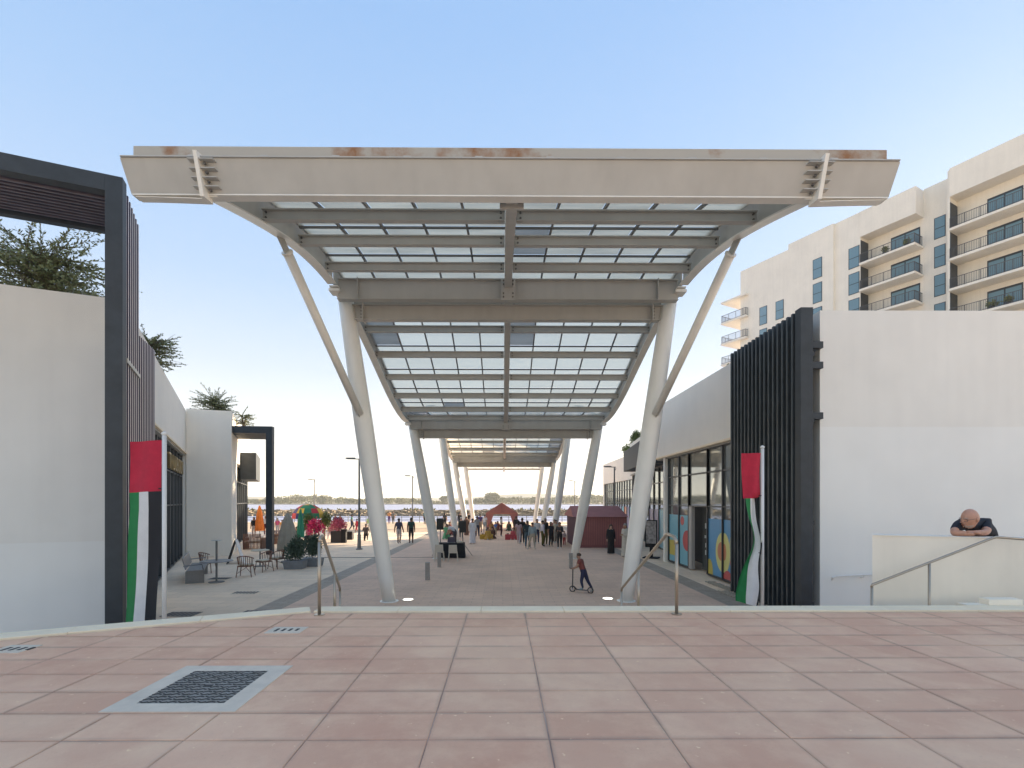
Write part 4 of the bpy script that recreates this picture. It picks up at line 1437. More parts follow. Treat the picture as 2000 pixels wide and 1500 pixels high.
# gable tent
TENT = mat('dark_red_tent', (.37, .145, .13), .8, var=.12, scale=1.5)
TENT2 = mat('tent_stripe', (.27, .11, .105), .8)
tq = ground(980, 1037)
t_ = thing('open_tent', 'dark red gable tent open at the front far down the plaza', 'tent', (tq.x, tq.y, 0))
hw, ez, rz0, dp = 1.55, 1.75, 2.75, 3.0
MB().add([(-hw, 0, ez), (hw, 0, ez), (0, 0, rz0), (-hw, dp, ez), (hw, dp, ez), (0, dp, rz0)], [(0, 1, 2), (5, 4, 3), (0, 2, 5, 3), (2, 1, 4, 5)]).build('roof', TENT, t_)
MB().box(-hw, hw, -.02, .0, ez - .12, ez - .002).build('valance', mat('tent_valance', (.42, .16, .12), .8), t_)
for s in (-1, 1):
    MB().add([(s * hw, .01, 0), (s * (hw - .25), .01, 0), (s * (hw - .75), .01, ez - .13), (s * hw, .01, ez - .13), (s * hw, .35, 0), (s * (hw - .25), .30, 0), (s * (hw - .75), .25, ez - .13), (s * hw, .35, ez - .13)],
             [(0, 1, 2, 3), (7, 6, 5, 4), (0, 4, 5, 1), (1, 5, 6, 2), (3, 7, 4, 0)]).build('curtain', TENT, t_)
    MB().tube([(s * hw, dp, 0), (s * hw, dp, ez)], .03, 8).build('leg', POLE, t_)
    MB().tube([(0, -.01, ez), (0, -.01, rz0)], .02, 6).build('strut', TENT2, t_) if s > 0 else None
# closed tent
a, b = ground(1128, 1070), ground(1222, 1070)
t_ = thing('closed_tent', 'dark red closed box tent with striped walls near the mural shop', 'tent', (0, 0, 0))
yf, yb_, x0, x1, ez = a.y, a.y + 4.2, a.x - .1, b.x + .05, 1.95
xl = x0 - .3
MB().box(x0, x1, yf, yf + .05, .02, ez).build('front_wall', TENT, t_)
ns = 22
for k in range(ns):
    xx = x0 + .06 + (x1 - x0 - .12) * k / (ns - 1)
    MB().box(xx - .02, xx + .02, yf - .012, yf - .002, .05, ez - .03).build('stripe', TENT2, t_)
MB().box(x0 - .03, x1 + .03, yf - .03, yf - .014, .0, .18).build('skirt', TENT2, t_)
MB().box(x1 - .05, x1, yf + .06, yb_, .02, ez).build('side_wall', TENT, t_)
MB().box(x0, x0 + .03, yf + .06, yb_, .02, ez).build('side_wall', mat('tent_opening_shade', (.09, .035, .055), .8), t_)  # dark sheet painted as the shade inside the open side
MB().add([(x0 - .2, yf - .12, ez - .02), (x1 + .1, yf - .12, ez - .02), (x1 - .1, (yf + yb_) / 2 - .3, ez + .65), (x0 - .1, (yf + yb_) / 2 - .3, ez + .65), (x0 - .2, yb_ + .1, ez - .02), (x1 + .1, yb_ + .1, ez - .02)],
         [(0, 1, 2, 3), (3, 2, 5, 4), (1, 5, 2), (0, 3, 4)]).build('roof', TENT, t_)
# speaker table
BLKC = mat('black_cloth', (.014, .014, .016), .85)
tq = ground(876, 1092)
t_ = thing('dj_table', 'table under a black cloth with laptop behind two white plastic chairs', 'table', (tq.x, tq.y + .75, 0))
mbc = MB()
NN = 40
for zz, gr in ((.76, 0), (.70, .01), (.35, .03), (.02, .06)):
    for k in range(NN):
        an = 2 * math.pi * k / NN
        cx, cy = math.cos(an), math.sin(an)
        rr = 1 / max(abs(cx) / .74, abs(cy) / .38)
        wv = 1 + gr * (1 + .6 * math.sin(k * 1.9))
        mbc.v.append((rr * cx * wv, rr * cy * wv, zz))
for j in range(3):
    for k in range(NN):
        k2 = (k + 1) % NN
        mbc.f.append((j * NN + k, (j + 1) * NN + k, (j + 1) * NN + k2, j * NN + k2))
        mbc.m.append(0)
mbc.f.append(tuple(range(NN)))
mbc.m.append(0)
mbc.build('tablecloth', BLKC, t_, smooth=False)
MB().box(-.7, .7, -.34, .34, .70, .75).build('table_top', BLKC, t_)
lp = thing('laptop', 'open dark laptop on the black covered table', 'laptop', (tq.x + .05, tq.y + .72, .765))
MB().box(-.2, .2, -.14, .14, 0, .02).build('keyboard', POLE, lp)
MB().hexa([(-.2, .13, .02), (.2, .13, .02), (.2, .15, .02), (-.2, .15, .02), (-.2, .22, .28), (.2, .22, .28), (.2, .235, .28), (-.2, .235, .28)]).build('screen', mat('dark_plum_plastic', (.06, .04, .06), .4), lp)
mx_ = tag(MB().box(tq.x + .38, tq.x + .66, tq.y + .55, tq.y + .85, .763, .84).build('mixer', mat('pale_plastic', (.6, .52, .4), .5), bevel=.01), 'small pale audio mixer on the black covered table', 'mixer')
SPK = mat('speaker_black', (.022, .024, .024), .6, bump=.2, bscale=150)
for u, zc, lab in ((860, 1.72, 'black loudspeaker on a stand next to the canopy column'), (904, 1.58, 'black loudspeaker on a stand beside the man in white robe')):
    q = at(u, 1040, tq.y + 1.05)
    t_ = thing('loudspeaker', lab, 'loudspeaker', (q.x, q.y, 0))
    MB().hexa([(-.19, -.17, zc - .3), (.19, -.17, zc - .3), (.13, .17, zc - .3), (-.13, .17, zc - .3), (-.19, -.17, zc + .3), (.19, -.17, zc + .3), (.13, .17, zc + .3), (-.13, .17, zc + .3)]).build('cabinet', SPK, t_, bevel=.03)
    MB().tube([(0, 0, .1), (0, 0, zc - .3)], .02, 8).build('stand_pole', BOLT, t_)
    for k in range(3):
        an = k * 2.094 + .5
        MB().tube([(0, 0, .75), (.55 * math.cos(an), .55 * math.sin(an), .02)], .014, 6).build('leg', BOLT, t_)
PLAS = mat('cream_plastic', (.62, .58, .49), .45)
def plastic_chair(lab, x, y, rz):
    t_ = thing('plastic_chair', lab, 'chair', (x, y, 0), rz, group='white plastic chairs')
    MB().box(-.21, .21, -.20, .22, .42, .45).build('seat', PLAS, t_, bevel=.012)
    MB().hexa([(-.21, -.235, .46), (.21, -.235, .46), (.21, -.205, .46), (-.21, -.205, .46), (-.19, -.31, .83), (.19, -.31, .83), (.19, -.285, .83), (-.19, -.285, .83)]).build('backrest', PLAS, t_, bevel=.012)
    for sx in (-1, 1):
        for sy in (-1, 1):
            MB().tube([(sx * .19, sy * .19, .42), (sx * .23, sy * .24, 0)], .018, 6).build('leg', PLAS, t_)
for u, v, lab in ((857, 1097, 'white plastic chair next to the canopy column, back to the camera'), (884, 1098, 'white plastic chair beside the first, nearer the tripod leg')):
    q = ground(u, v)
    plastic_chair(lab, q.x, q.y + .25, 0.05)
# info totem
q = ground(1272, 1090)
t_ = thing('sign_stand', 'black upright notice stand behind the front right canopy column', 'sign stand', (q.x, q.y, 0), -.5)
MB().box(-.3, .3, -.04, .04, .55, 1.95).build('frame', BLKC, t_)
MB().box(-.25, .25, -.047, -.042, .75, 1.9).build('poster', mat('poster_print', (.45, .42, .40), .5, var=.4, scale=7, col2=(.12, .11, .11)), t_)
MB().box(-.08, .08, -.03, .03, .06, .55).build('post', BLKC, t_)
MB().box(-.38, .38, -.32, .32, 0, .055).build('base', BLKC, t_)

# ---- cafe terrace
BST = mat('perforated_steel', (.26, .26, .26), .45, metal=.5, var=.15, scale=30)
bn = thing('steel_bench', 'grey perforated steel bench against the shop front by the flag', 'bench', (-11.55, 18.5, 0), math.atan2(.878, -.478))
MB().box(-1.3, 1.3, -.27, .27, .43, .46).build('seat', BST, bn)
for k in range(16):
    MB().hexa([(-1.28 + k * .162, .27, .5), (-1.14 + k * .162, .27, .5), (-1.14 + k * .162, .30, .5), (-1.28 + k * .162, .30, .5), (-1.28 + k * .162, .37, .88), (-1.14 + k * .162, .37, .88), (-1.14 + k * .162, .40, .88), (-1.28 + k * .162, .40, .88)]).build('back_slat', BST, bn)
MB().tube([(-1.3, .385, .89), (1.3, .385, .89)], .025, 8).build('back_rail', BST, bn)
for x in (-1.2, 1.2):
    MB().box(x - .03, x + .03, -.27, .30, 0, .43).build('leg', BST, bn)
    MB().tube([(x, .36, .62), (x, -.2, .66), (x, -.25, .44)], .02, 6).build('armrest', BST, bn)
q = ground(423, 1137)
tb = thing('bistro_table', 'round steel cafe table with a tall bare pole through it', 'table', (q.x, q.y, 0))
MB().lathe([(.53, .745), (.53, .77), (.5, .78)], 28).build('table_top', BST, tb)
MB().tube([(0, 0, 0), (0, 0, 1.5)], .035, 10).build('pole', POLE, tb)
MB().lathe([(.26, 0), (.26, .02), (.05, .05)], 20).build('foot', POLE, tb)
MB().lathe([(.17, 1.5), (.17, 1.515), (.02, 1.52)], 20).build('cap', mat('clear_plastic', (.5, .5, .48), .3), tb)
RAT = mat('rattan_brown', (.20, .095, .06), .6, var=.2, scale=30)
CUSH = mat('cream_cushion', (.62, .55, .42), .85)
def rattan_chair(lab, x, y, rz):
    t_ = thing('rattan_chair', lab, 'chair', (x, y, 0), rz, group='rattan cafe chairs')
    MB().box(-.24, .24, -.22, .24, .40, .44).build('seat', RAT, t_)
    MB().box(-.22, .22, -.2, .22, .442, .50).build('cushion', CUSH, t_, bevel=.02)
    pts = [(.29 * math.cos(a), -.02 - .29 * math.sin(a), .0) for a in [math.pi * k / 12 for k in range(13)]]
    MB().tube([(x_, y_, .70 + .12 * math.sin(math.pi * k / 12)) for k, (x_, y_, _) in enumerate(pts)], .018, 6).build('back_rim', RAT, t_)
    for k in range(1, 12):
        x_, y_, _ = pts[k]
        MB().tube([(x_ * .85, y_ * .8, .44), (x_, y_, .70 + .12 * math.sin(math.pi * k / 12))], .013, 5).build('back_spindle', RAT, t_)
    for sx in (-1, 1):
        for sy in (-1, 1):
            MB().tube([(sx * .22, sy * .2, .42), (sx * .27, sy * .25, 0)], .017, 6).build('leg', RAT, t_)
        MB().tube([(sx * .25, -.2, .15), (-sx * .05, .1, .38)], .010, 5).build('stretcher', RAT, t_)
for u, v, rz, lab in ((480, 1126, .2, 'rattan chair with cream cushion nearest the camera'), (516, 1116, 2.6, 'rattan chair turned away beside the dark portal post'), (541, 1110, 1.3, 'rattan chair half hidden by the planters'), (405, 1118, -1.4, 'rattan chair behind the round steel table')):
    q = ground(u, v)
    rattan_chair(lab, q.x, q.y, rz)
q = ground(508, 1106)
tb = thing('cafe_table', 'small cream topped cafe table between the rattan chairs', 'table', (q.x, q.y, 0))
MB().lathe([(.38, .70), (.38, .735), (.36, .74)], 24).build('table_top', CUSH, tb)
MB().tube([(0, 0, 0), (0, 0, .7)], .03, 8).build('stem', POLE, tb)
MB().lathe([(.24, 0), (.24, .02), (.04, .04)], 16).build('foot', POLE, tb)
q = ground(461, 1100)
sg = thing('sandwich_board', 'black and white folding menu board beside the white block', 'sign', (q.x, q.y, 0), .35)
MB().hexa([(-.36, -.3, 0), (-.33, -.3, 0), (-.33, .3, 0), (-.36, .3, 0), (-.03, -.3, 1.1), (0, -.3, 1.1), (0, .3, 1.1), (-.03, .3, 1.1)]).build('board', BLKC, sg)
MB().hexa([(.33, -.3, 0), (.36, -.3, 0), (.36, .3, 0), (.33, .3, 0), (.002, -.3, 1.1), (.03, -.3, 1.1), (.03, .3, 1.1), (.002, .3, 1.1)]).build('board', WHITE, sg)
PLANT = mat('grey_planter', (.22, .24, .26), .7, var=.12, scale=6)
for u, v, sd, lab in ((572, 1112, 41, 'grey planter box with feathery bluish bush nearest the handrail'), (606, 1107, 42, 'grey planter box with feathery bush behind the first planter')):
    q = ground(u, v)
    t_ = bushy('planter', lab, 'planter', (q.x, q.y + .25, 0), .44, .58, .92, 3000, LEAFB, .02, sd, .085, rad_pow=.6)
    MB().hexa([(-.38, -.26, 0), (.38, -.26, 0), (.38, .26, 0), (-.38, .26, 0), (-.43, -.31, .36), (.43, -.31, .36), (.43, .31, .36), (-.43, .31, .36)]).build('box', PLANT, t_, bevel=.015)
def closed_umbrella(lab, u, vb, h, col, r=.2, pr=.02):
    q = ground(u, vb)
    t_ = thing('folded_umbrella', lab, 'umbrella', (q.x, q.y, 0))
    m = mat('umbrella_' + lab.split()[0], col, .85, var=.1, scale=5)
    MB().tube([(0, 0, 0), (0, 0, h)], pr, 8).build('pole', POLE, t_)
    MB().lathe([(r * 1.25, .55), (r * 1.15, h * .45), (r * .8, h * .75), (r * .5, h * .9), (.05, h + .05)], 28, fold=.10, nf=8).build('canopy', m, t_)
    MB().lathe([(.3, 0), (.3, .06), (.06, .1)], 16).build('foot', POLE, t_)
closed_umbrella('beige folded cafe umbrella behind the planter boxes', 562, 1098, 2.3, (.36, .32, .25), .36)
closed_umbrella('orange folded umbrella standing left of the dark portal post', 507, 1050, 2.5, (.75, .20, .03), .26)
closed_umbrella('green folded umbrella under the patchwork dome', 587, 1066, 2.35, (.03, .22, .13), .18)
# patchwork dome
q0, q1 = at(570, 1000, 36), at(634, 1000, 36)
ar = thing('patchwork_dome', 'bright patchwork fabric dome over the flower stand', 'dome canopy', ((q0.x + q1.x) / 2, 36, 0))
cols = [mat('patch_%d' % i, c, .8) for i, c in enumerate(((.62, .30, .04), (.03, .20, .10), (.45, .04, .05), (.05, .05, .16), (.66, .42, .06), (.55, .10, .03)))]
rw = (q1.x - q0.x) / 2
rnd = random.Random(2)
for i in range(12):
    for j in range(4):
        a0, a1 = 2 * math.pi * i / 12, 2 * math.pi * (i + 1) / 12
        e0, e1 = math.pi / 2 * j / 4, math.pi / 2 * (j + 1) / 4
        vv = []
        for (aa, ee) in ((a0, e0), (a1, e0), (a1, e1), (a0, e1)):
            vv.append((rw * math.cos(aa) * math.cos(ee), .95 * math.sin(aa) * math.cos(ee), 1.62 + 1.08 * math.sin(ee)))
        ww = [(x * .96, y * .96, 1.62 + (z - 1.62) * .96) for x, y, z in vv]
        MB().hexa(ww + vv).build('patch', cols[rnd.randrange(6)], ar)
for s in (-1, 1):
    for y in (-.5, .5):
        MB().tube([(s * rw * .8, y, 0), (s * rw * .8, y, 1.66)], .04, 8).build('post', POLE, ar)
PINKF = mat('pink_flowers', (.55, .12, .18), .8, var=.4, scale=8)
MAG = mat('magenta_flowers', (.60, .03, .14), .8, var=.3, scale=8)
bushy('flower_stand', 'magenta flower bush under the patchwork dome', 'flowers', (*ground(615, 1062)[:2], 0), .6, .5, 1.15, 900, MAG, .05, 51, .13)
bushy('shrub', 'green leafy shrub beside the magenta flowers under the dome', 'shrub', (*ground(598, 1058)[:2], 0), .55, .65, 1.4, 900, LEAFG, .05, 52, .14)
bushy('shrub', 'tall green shrub on the far side of the patchwork dome', 'shrub', (*ground(634, 1056)[:2], 0), .5, .7, 1.5, 900, LEAFG, .05, 53, .14)
q = ground(658, 1060)
t_ = bushy('flower_planter', 'dark square planter with a round pink flower bush', 'planter', (q.x, q.y + .3, 0), .62, .45, 1.25, 1300, PINKF, .04, 54, .12)
MB().box(-.42, .42, -.35, .35, 0, .8).build('box', mat('dark_brown_box', (.06, .05, .045), .7), t_, bevel=.01)
for u, v, w_, h_, lab in ((672, 1060, .32, .95, 'tall black litter bin beside the pink flower planter'), (684, 1054, .42, .62, 'short black litter bin behind the tall one')):
    q = ground(u, v)
    t_ = thing('litter_bin', lab, 'bin', (q.x, q.y, 0))
    MB().box(-w_ / 2, w_ / 2, -w_ / 2, w_ / 2, 0, h_ - .08).build('body', BLKC, t_, bevel=.01)
    MB().box(-w_ / 2 - .01, w_ / 2 + .01, -w_ / 2 - .01, w_ / 2 + .01, h_ - .075, h_).build('lid', SPK, t_, bevel=.01)
# slatted armchairs beyond the portal post, and low terrace wall
for u, v, lab in ((498, 1072, 'slatted brown armchair beyond the dark portal post'), (555, 1062, 'slatted brown armchair behind the beige umbrella')):
    q = ground(u, v)
    t_ = thing('slatted_armchair', lab, 'chair', (q.x, q.y, 0), .1)
    MB().box(-.5, .5, -.4, .4, .38, .50).build('seat', CUSH, t_)
    for k in range(13):
        MB().box(-.5 + k * .08, -.46 + k * .08, -.46, -.42, .05, .95).build('slat', RAT, t_)
    for s in (-1, 1):
        MB().box(s * .52 - .03, s * .52 + .03, -.4, .4, 0, .68).build('arm', RAT, t_)
# floor grates of the cafe terrace
for u, v, w_, d_, lab in ((355, 1200, .8, .5, 'dark floor grate near the foot of the left flag'), (480, 1158, .75, .4, 'greenish patterned access cover in the grey cafe paving'), (430, 1130, .7, .4, 'dark floor grate under the round steel table'), (505, 1196, .8, .4, 'dark patterned cover just behind the cream nosing')):
    q = ground(u, v)
    t_ = thing('floor_grate', lab, 'floor grate', (q.x, q.y, 0))
    MB().box(-w_ / 2, w_ / 2, -d_ / 2, d_ / 2, 0, .012).build('frame', GALV if 'green' in lab else CAST, t_)
    for k in range(7):
        x = -w_ / 2 + w_ * (k + .5) / 7
        MB().box(x - .03, x + .03, -d_ / 2 + .05, d_ / 2 - .05, .012, .018).build('bar', CASTD, t_)
tl = thing('floor_drain', 'long thin slot drain crossing the plaza paving', 'drain', (0, 25.2, 0))
MB().box(-12, -2.2, -.05, .05, 0, .014).build('slot', CASTD, tl)
# pebble strip at the foot of the fin screen
pbm = MB()
rnd = random.Random(6)
for k in range(900):
    x, y, r = rnd.uniform(6.95, 7.28), rnd.uniform(11.9, 17.5), rnd.uniform(.018, .045)
    if y > 15.7:
        x += .35
    pbm.lathe([(r * .6, 0), (r, r * .5), (r * .5, r)], 5, (x, y, .01))
stuff(pbm.build('pebbles', mat('pale_pebbles', (.42, .36, .28), .8, var=.3, scale=20)), 'strip of pale pebbles at the foot of the fin screen', 'pebbles')

# ================================================================== PEOPLE
SKINS = [mat('skin_light', (.52, .32, .23), .55), mat('skin_tan', (.36, .20, .13), .55), mat('skin_brown', (.17, .09, .06), .55)]
HAIR = mat('dark_hair', (.02, .015, .012), .6)
HAIRB = mat('brown_hair', (.07, .035, .02), .6)
_cm = {}
def cmat(c):
    if c not in _cm:
        _cm[c] = mat('cloth_%d' % len(_cm), c, .85, var=.12, scale=9)
    return _cm[c]
BASE = {'pelvis': (0, 0, .53), 'spine': (0, .005, .64), 'chest': (0, 0, .75), 'neck': (0, .005, .835), 'head': (0, .015, .895), 'top': (0, .01, .955)}
for s, n in ((-1, 'r'), (1, 'l')):
    BASE.update({'sh' + n: (s * .098, 0, .795), 'el' + n: (s * .128, -.01, .625), 'wr' + n: (s * .135, .03, .475), 'ha' + n: (s * .132, .045, .415),
                 'hip' + n: (s * .048, 0, .505), 'kn' + n: (s * .055, .012, .275), 'an' + n: (s * .055, -.01, .045), 'to' + n: (s * .062, .075, .018)})
RADI = {'pelvis': (.085, .062), 'spine': (.078, .056), 'chest': (.088, .062), 'neck': (.033, .033), 'head': (.050, .060), 'top': (.036, .042)}
for n in 'rl':
    RADI.update({'sh' + n: (.040, .042), 'el' + n: (.027, .027), 'wr' + n: (.019, .019), 'ha' + n: (.020, .014), 'hip' + n: (.056, .056), 'kn' + n: (.036, .036), 'an' + n: (.024, .024), 'to' + n: (.022, .016)})
EDG = [('pelvis', 'spine'), ('spine', 'chest'), ('chest', 'neck'), ('neck', 'head'), ('head', 'top')]
for n in 'rl':
    EDG += [('chest', 'sh' + n), ('sh' + n, 'el' + n), ('el' + n, 'wr' + n), ('wr' + n, 'ha' + n), ('pelvis', 'hip' + n), ('hip' + n, 'kn' + n), ('kn' + n, 'an' + n), ('an' + n, 'to' + n)]
for _k in RADI:
    _m = 1.18 if _k[:2] in ('pe', 'sp', 'ch', 'hi', 'kn', 'sh', 'el') else 1.08
    RADI[_k] = (RADI[_k][0] * _m, RADI[_k][1] * _m)
POSES = {
    'stand': {},
    'stand2': {'knl': (.07, .03, .275), 'anl': (.09, .02, .045), 'tol': (.11, .10, .018), 'wrr': (-.09, .09, .56), 'har': (-.05, .12, .57), 'elr': (-.135, -.02, .63)},
    'walk': {'knr': (-.05, .09, .29), 'anr': (-.05, .12, .06), 'tor': (-.055, .20, .035), 'knl': (.05, -.01, .275), 'anl': (.05, -.15, .07), 'tol': (.055, -.09, .02),
             'elr': (-.125, -.07, .63), 'wrr': (-.125, -.06, .48), 'har': (-.12, -.05, .42), 'ell': (.125, .03, .63), 'wrl': (.12, .11, .49), 'hal': (.115, .13, .43)},
    'walkback': {'knr': (-.045, .03, .275), 'anr': (-.04, .02, .045), 'tor': (-.045, .10, .018), 'knl': (.05, .05, .28), 'anl': (.045, -.02, .08), 'tol': (.05, .05, .03),
                 'elr': (-.15, -.02, .63), 'wrr': (-.18, .02, .48), 'har': (-.185, .03, .42), 'ell': (.15, -.02, .63), 'wrl': (.18, .02, .48), 'hal': (.185, .03, .42)},
    'photo': {'elr': (-.14, .06, .68), 'wrr': (-.06, .16, .80), 'har': (-.03, .19, .84), 'ell': (.14, .06, .68), 'wrl': (.06, .16, .80), 'hal': (.03, .19, .84)},
    'carry': {'elr': (-.13, .02, .63), 'wrr': (-.06, .13, .66), 'har': (-.01, .15, .67), 'ell': (.13, .02, .63), 'wrl': (.06, .13, .66), 'hal': (.02, .16, .68)},
    'wide': {'knr': (-.11, .02, .275), 'anr': (-.16, .0, .045), 'tor': (-.18, .08, .018), 'knl': (.07, .02, .275), 'anl': (.09, -.02, .045), 'tol': (.10, .06, .018)},
}
def sitpose(h=.24, fwd=.24):
    dz = h - .53
    d = {k: (v[0], v[1], v[2] + dz) for k, v in BASE.items()}
    for s, n in ((-1, 'r'), (1, 'l')):
        d['hip' + n] = (s * .055, .02, h - .01)
        d['kn' + n] = (s * .08, fwd, h + .02)
        d['an' + n] = (s * .085, fwd + .03, .045)
        d['to' + n] = (s * .09, fwd + .12, .018)
        d['wr' + n] = (s * .10, .13, h + .06)
        d['ha' + n] = (s * .08, .18, h + .05)
        d['el' + n] = (s * .14, .0, h + .09)
    return d
POSES['sit'] = sitpose(.27)
POSES['sitlow'] = sitpose(.12, .20)
kn = {k: (v[0], v[1] + .02, v[2] - .26) for k, v in BASE.items()}
kn.update({'hipr': (-.05, .0, .25), 'knr': (-.06, .04, .03), 'anr': (-.06, -.20, .04), 'tor': (-.06, -.26, .015), 'hipl': (.05, .02, .25), 'knl': (.07, .22, .27), 'anl': (.07, .20, .045), 'tol': (.07, .29, .018),
           'elr': (-.13, .08, .42), 'wrr': (-.05, .18, .52), 'har': (-.02, .21, .55), 'ell': (.13, .10, .42), 'wrl': (.05, .19, .52), 'hal': (.03, .22, .55)})
POSES['kneel'] = kn
bd = dict(BASE)
bd.update({'spine': (0, .07, .62), 'chest': (0, .17, .67), 'neck': (0, .25, .70), 'head': (0, .30, .72), 'top': (0, .35, .735)})
for s, n in ((-1, 'r'), (1, 'l')):
    bd.update({'sh' + n: (s * .098, .21, .675), 'el' + n: (s * .12, .24, .52), 'wr' + n: (s * .09, .32, .42), 'ha' + n: (s * .08, .36, .39)})
POSES['bend'] = bd
_pm = {}
def skin_mesh(J, radi, edges, root, sub=1):
    names = list(J)
    me = bpy.data.meshes.new('body')
    me.from_pydata([J[n] for n in names], [(names.index(a), names.index(b)) for a, b in edges], [])
    ob = bpy.data.objects.new('body', me)
    C.objects.link(ob)
    md = ob.modifiers.new('skin', 'SKIN')
    md.use_smooth_shade = True
    for i, n in enumerate(names):
        sv = me.skin_vertices[0].data[i]
        sv.radius = radi[n]
        sv.use_root = (n == root)
    sb = ob.modifiers.new('sub', 'SUBSURF')
    sb.levels = sb.render_levels = sub
    bpy.context.view_layer.update()
    out = bpy.data.meshes.new_from_object(ob.evaluated_get(bpy.context.evaluated_depsgraph_get()))
    bpy.data.objects.remove(ob)
    return out
def seg_dist(p, a, b):
    ab = b - a
    t = max(0, min(1, (p - a).dot(ab) / max(1e-9, ab.length_squared)))
    return (p - a - ab * t).length, t
def pose_mesh(pose):
    if pose in _pm:
        return _pm[pose]
    J = dict(BASE)
    J.update(POSES[pose])
    me = skin_mesh(J, RADI, EDG, 'pelvis')
    tags = []
    E = [(a, b, Vector(J[a]), Vector(J[b]), (sum(RADI[a]) + sum(RADI[b])) / 4) for a, b in EDG]
    for p in me.polygons:
        best = None
        for a, b, va, vb, r in E:
            d, t = seg_dist(p.center, va, vb)
            sc_ = d - r
            if best is None or sc_ < best[0]:
                best = (sc_, a, b, t)
        tags.append(best[1:])
    _pm[pose] = (me, tags, J)
    return _pm[pose]
def person(lab, u, v, h, face, pose, top, bottom, skin=1, sleeves='short', legs='long', shoes=(.5, .5, .48), hair='short', haircol=None, robe=None, group=None, z=0.0, y=None):
    """face: degrees, 0 looks away from the camera, 180 looks at it"""
    src, tags, J = pose_mesh(pose)
    me = src.copy()
    me.name = 'person'
    sk = SKINS[skin]
    mts = [sk, cmat(top), cmat(bottom), cmat(shoes)]
    me.materials.clear()
    for m in mts:
        me.materials.append(m)
    idx = []
    for a, b, t in tags:
        k = a[:2] + '>' + b[:2]
        if a in ('neck', 'head'):
            i = 0
        elif a == 'chest' and b == 'neck':
            i = 0 if t > .55 else 1
        elif a in ('pelvis',) and b == 'spine':
            i = 2 if t < .35 else 1
        elif a in ('spine', 'chest'):
            i = 1
        elif a.startswith('sh'):
            i = 1 if (sleeves == 'long' or t < .55) else 0
        elif a.startswith('el'):
            i = 1 if sleeves == 'long' and t < .9 else 0
        elif a.startswith('wr'):
            i = 0
        elif a == 'pelvis' or a.startswith('hip'):
            i = 2
        elif a.startswith('kn'):
            i = (2 if t < .92 else 3) if legs == 'long' else (0 if t > .06 else 2)
        else:
            i = 3
        if robe and i in (1, 2):
            i = 1
        idx.append(i)
    me.polygons.foreach_set('material_index', idx)
    if y is None:
        q = ground(u, v, z)
    else:
        q = at(u, v, y)
    ob = link('person', me, None, (q.x, q.y, z), R(-face))
    ob.scale = (h, h, h)
    tag(ob, lab, 'person', group)
    hd, tp = Vector(J['head']), Vector(J['top'])
    ax = (tp - hd).normalized()
    c = hd.lerp(tp, .45)
    rot = Vector((0, 0, 1)).rotation_difference(ax).to_matrix()
    hm_ = {'dark': HAIR, 'brown': HAIRB, 'white': cmat((.75, .73, .70)), 'grey': cmat((.30, .28, .26))}[haircol or 'dark']
    mb = MB()
    def ell(rx, ry, rz, off, zmin=-9, ymax=9):
        n, m = 12, 8
        vs, fs = [], []
        for i in range(m + 1):
            th = math.pi * i / m
            for k in range(n):
                ph = 2 * math.pi * k / n
                p = Vector((rx * math.sin(th) * math.cos(ph), ry * math.sin(th) * math.sin(ph), rz * math.cos(th)))
                if p.z < zmin:
                    p.z = zmin
                if p.y > ymax and p.z < .02:
                    p.y = ymax
                vs.append(c + rot @ (p + Vector(off)))
        for i in range(m):
            for k in range(n):
                fs.append((i * n + k, i * n + (k + 1) % n, (i + 1) * n + (k + 1) % n, (i + 1) * n + k))
        mb.add(vs, fs)
    if hair == 'short':
        ell(.053, .062, .055, (0, -.012, .012), -.02, .030)
        mb.build('hair', hm_, ob, smooth=True)
    elif hair == 'long':
        ell(.057, .066, .058, (0, -.012, .012), -.03, .030)
        ell(.050, .030, .085, (0, -.045, -.07))
        mb.build('hair', hm_, ob, smooth=True)
    elif hair == 'scarf':
        ell(.062, .068, .062, (0, -.008, .010), -.05, .040)
        ell(.075, .045, .10, (0, -.04, -.075))
        mb.build('headscarf', hm_, ob, smooth=True)
    elif hair == 'cap':
        ell(.055, .064, .05, (0, -.006, .018), 0.0)
        ell(.035, .04, .008, (0, .055, .018))
        mb.build('cap', hm_, ob, smooth=True)
    if robe:
        zs_ = J['chest'][2]
        bz = .03 if pose not in ('sit', 'sitlow') else .02
        prof = [(.115, bz), (.112, bz + .02), (.100, .30 if zs_ > .6 else .12), (.092, zs_ - .17), (.098, zs_ - .05), (.095, zs_ + .03), (.045, zs_ + .075)]
        if zs_ < .6:
            prof = [(.19, bz), (.18, .06), (.12, zs_ - .2), (.10, zs_ - .05), (.095, zs_ + .03), (.045, zs_ + .075)]
        MB().lathe(prof, 24, (0, .005 if zs_ > .6 else .05, 0), sx=1.08, sy=.86, fold=.05, nf=9).build('robe', cmat(robe), ob, smooth=True)
    return ob
Wt, Bk, Nv, Kh = (.66, .65, .63), (.02, .02, .022), (.03, .04, .08), (.40, .33, .24)
person('man walking away in dark shirt and pale shorts', 779, 1062, 1.78, 8, 'walkback', (.055, .055, .09), (.48, .42, .40), 2, legs='short', shoes=Bk)
person('man walking away in dark green shirt and black shorts', 803, 1061, 1.80, -4, 'stand', (.03, .07, .06), Bk, 2, legs='short', shoes=Bk)
person('person crouching with a camera behind the front canopy column', 715, 1056, 1.72, -20, 'kneel', (.10, .08, .07), Bk, 1, sleeves='long', shoes=Bk)
person('woman in long black robe standing before the closed red tent', 1193, 1082, 1.66, 180, 'stand', Bk, Bk, 0, sleeves='long', hair='scarf', robe=Bk)
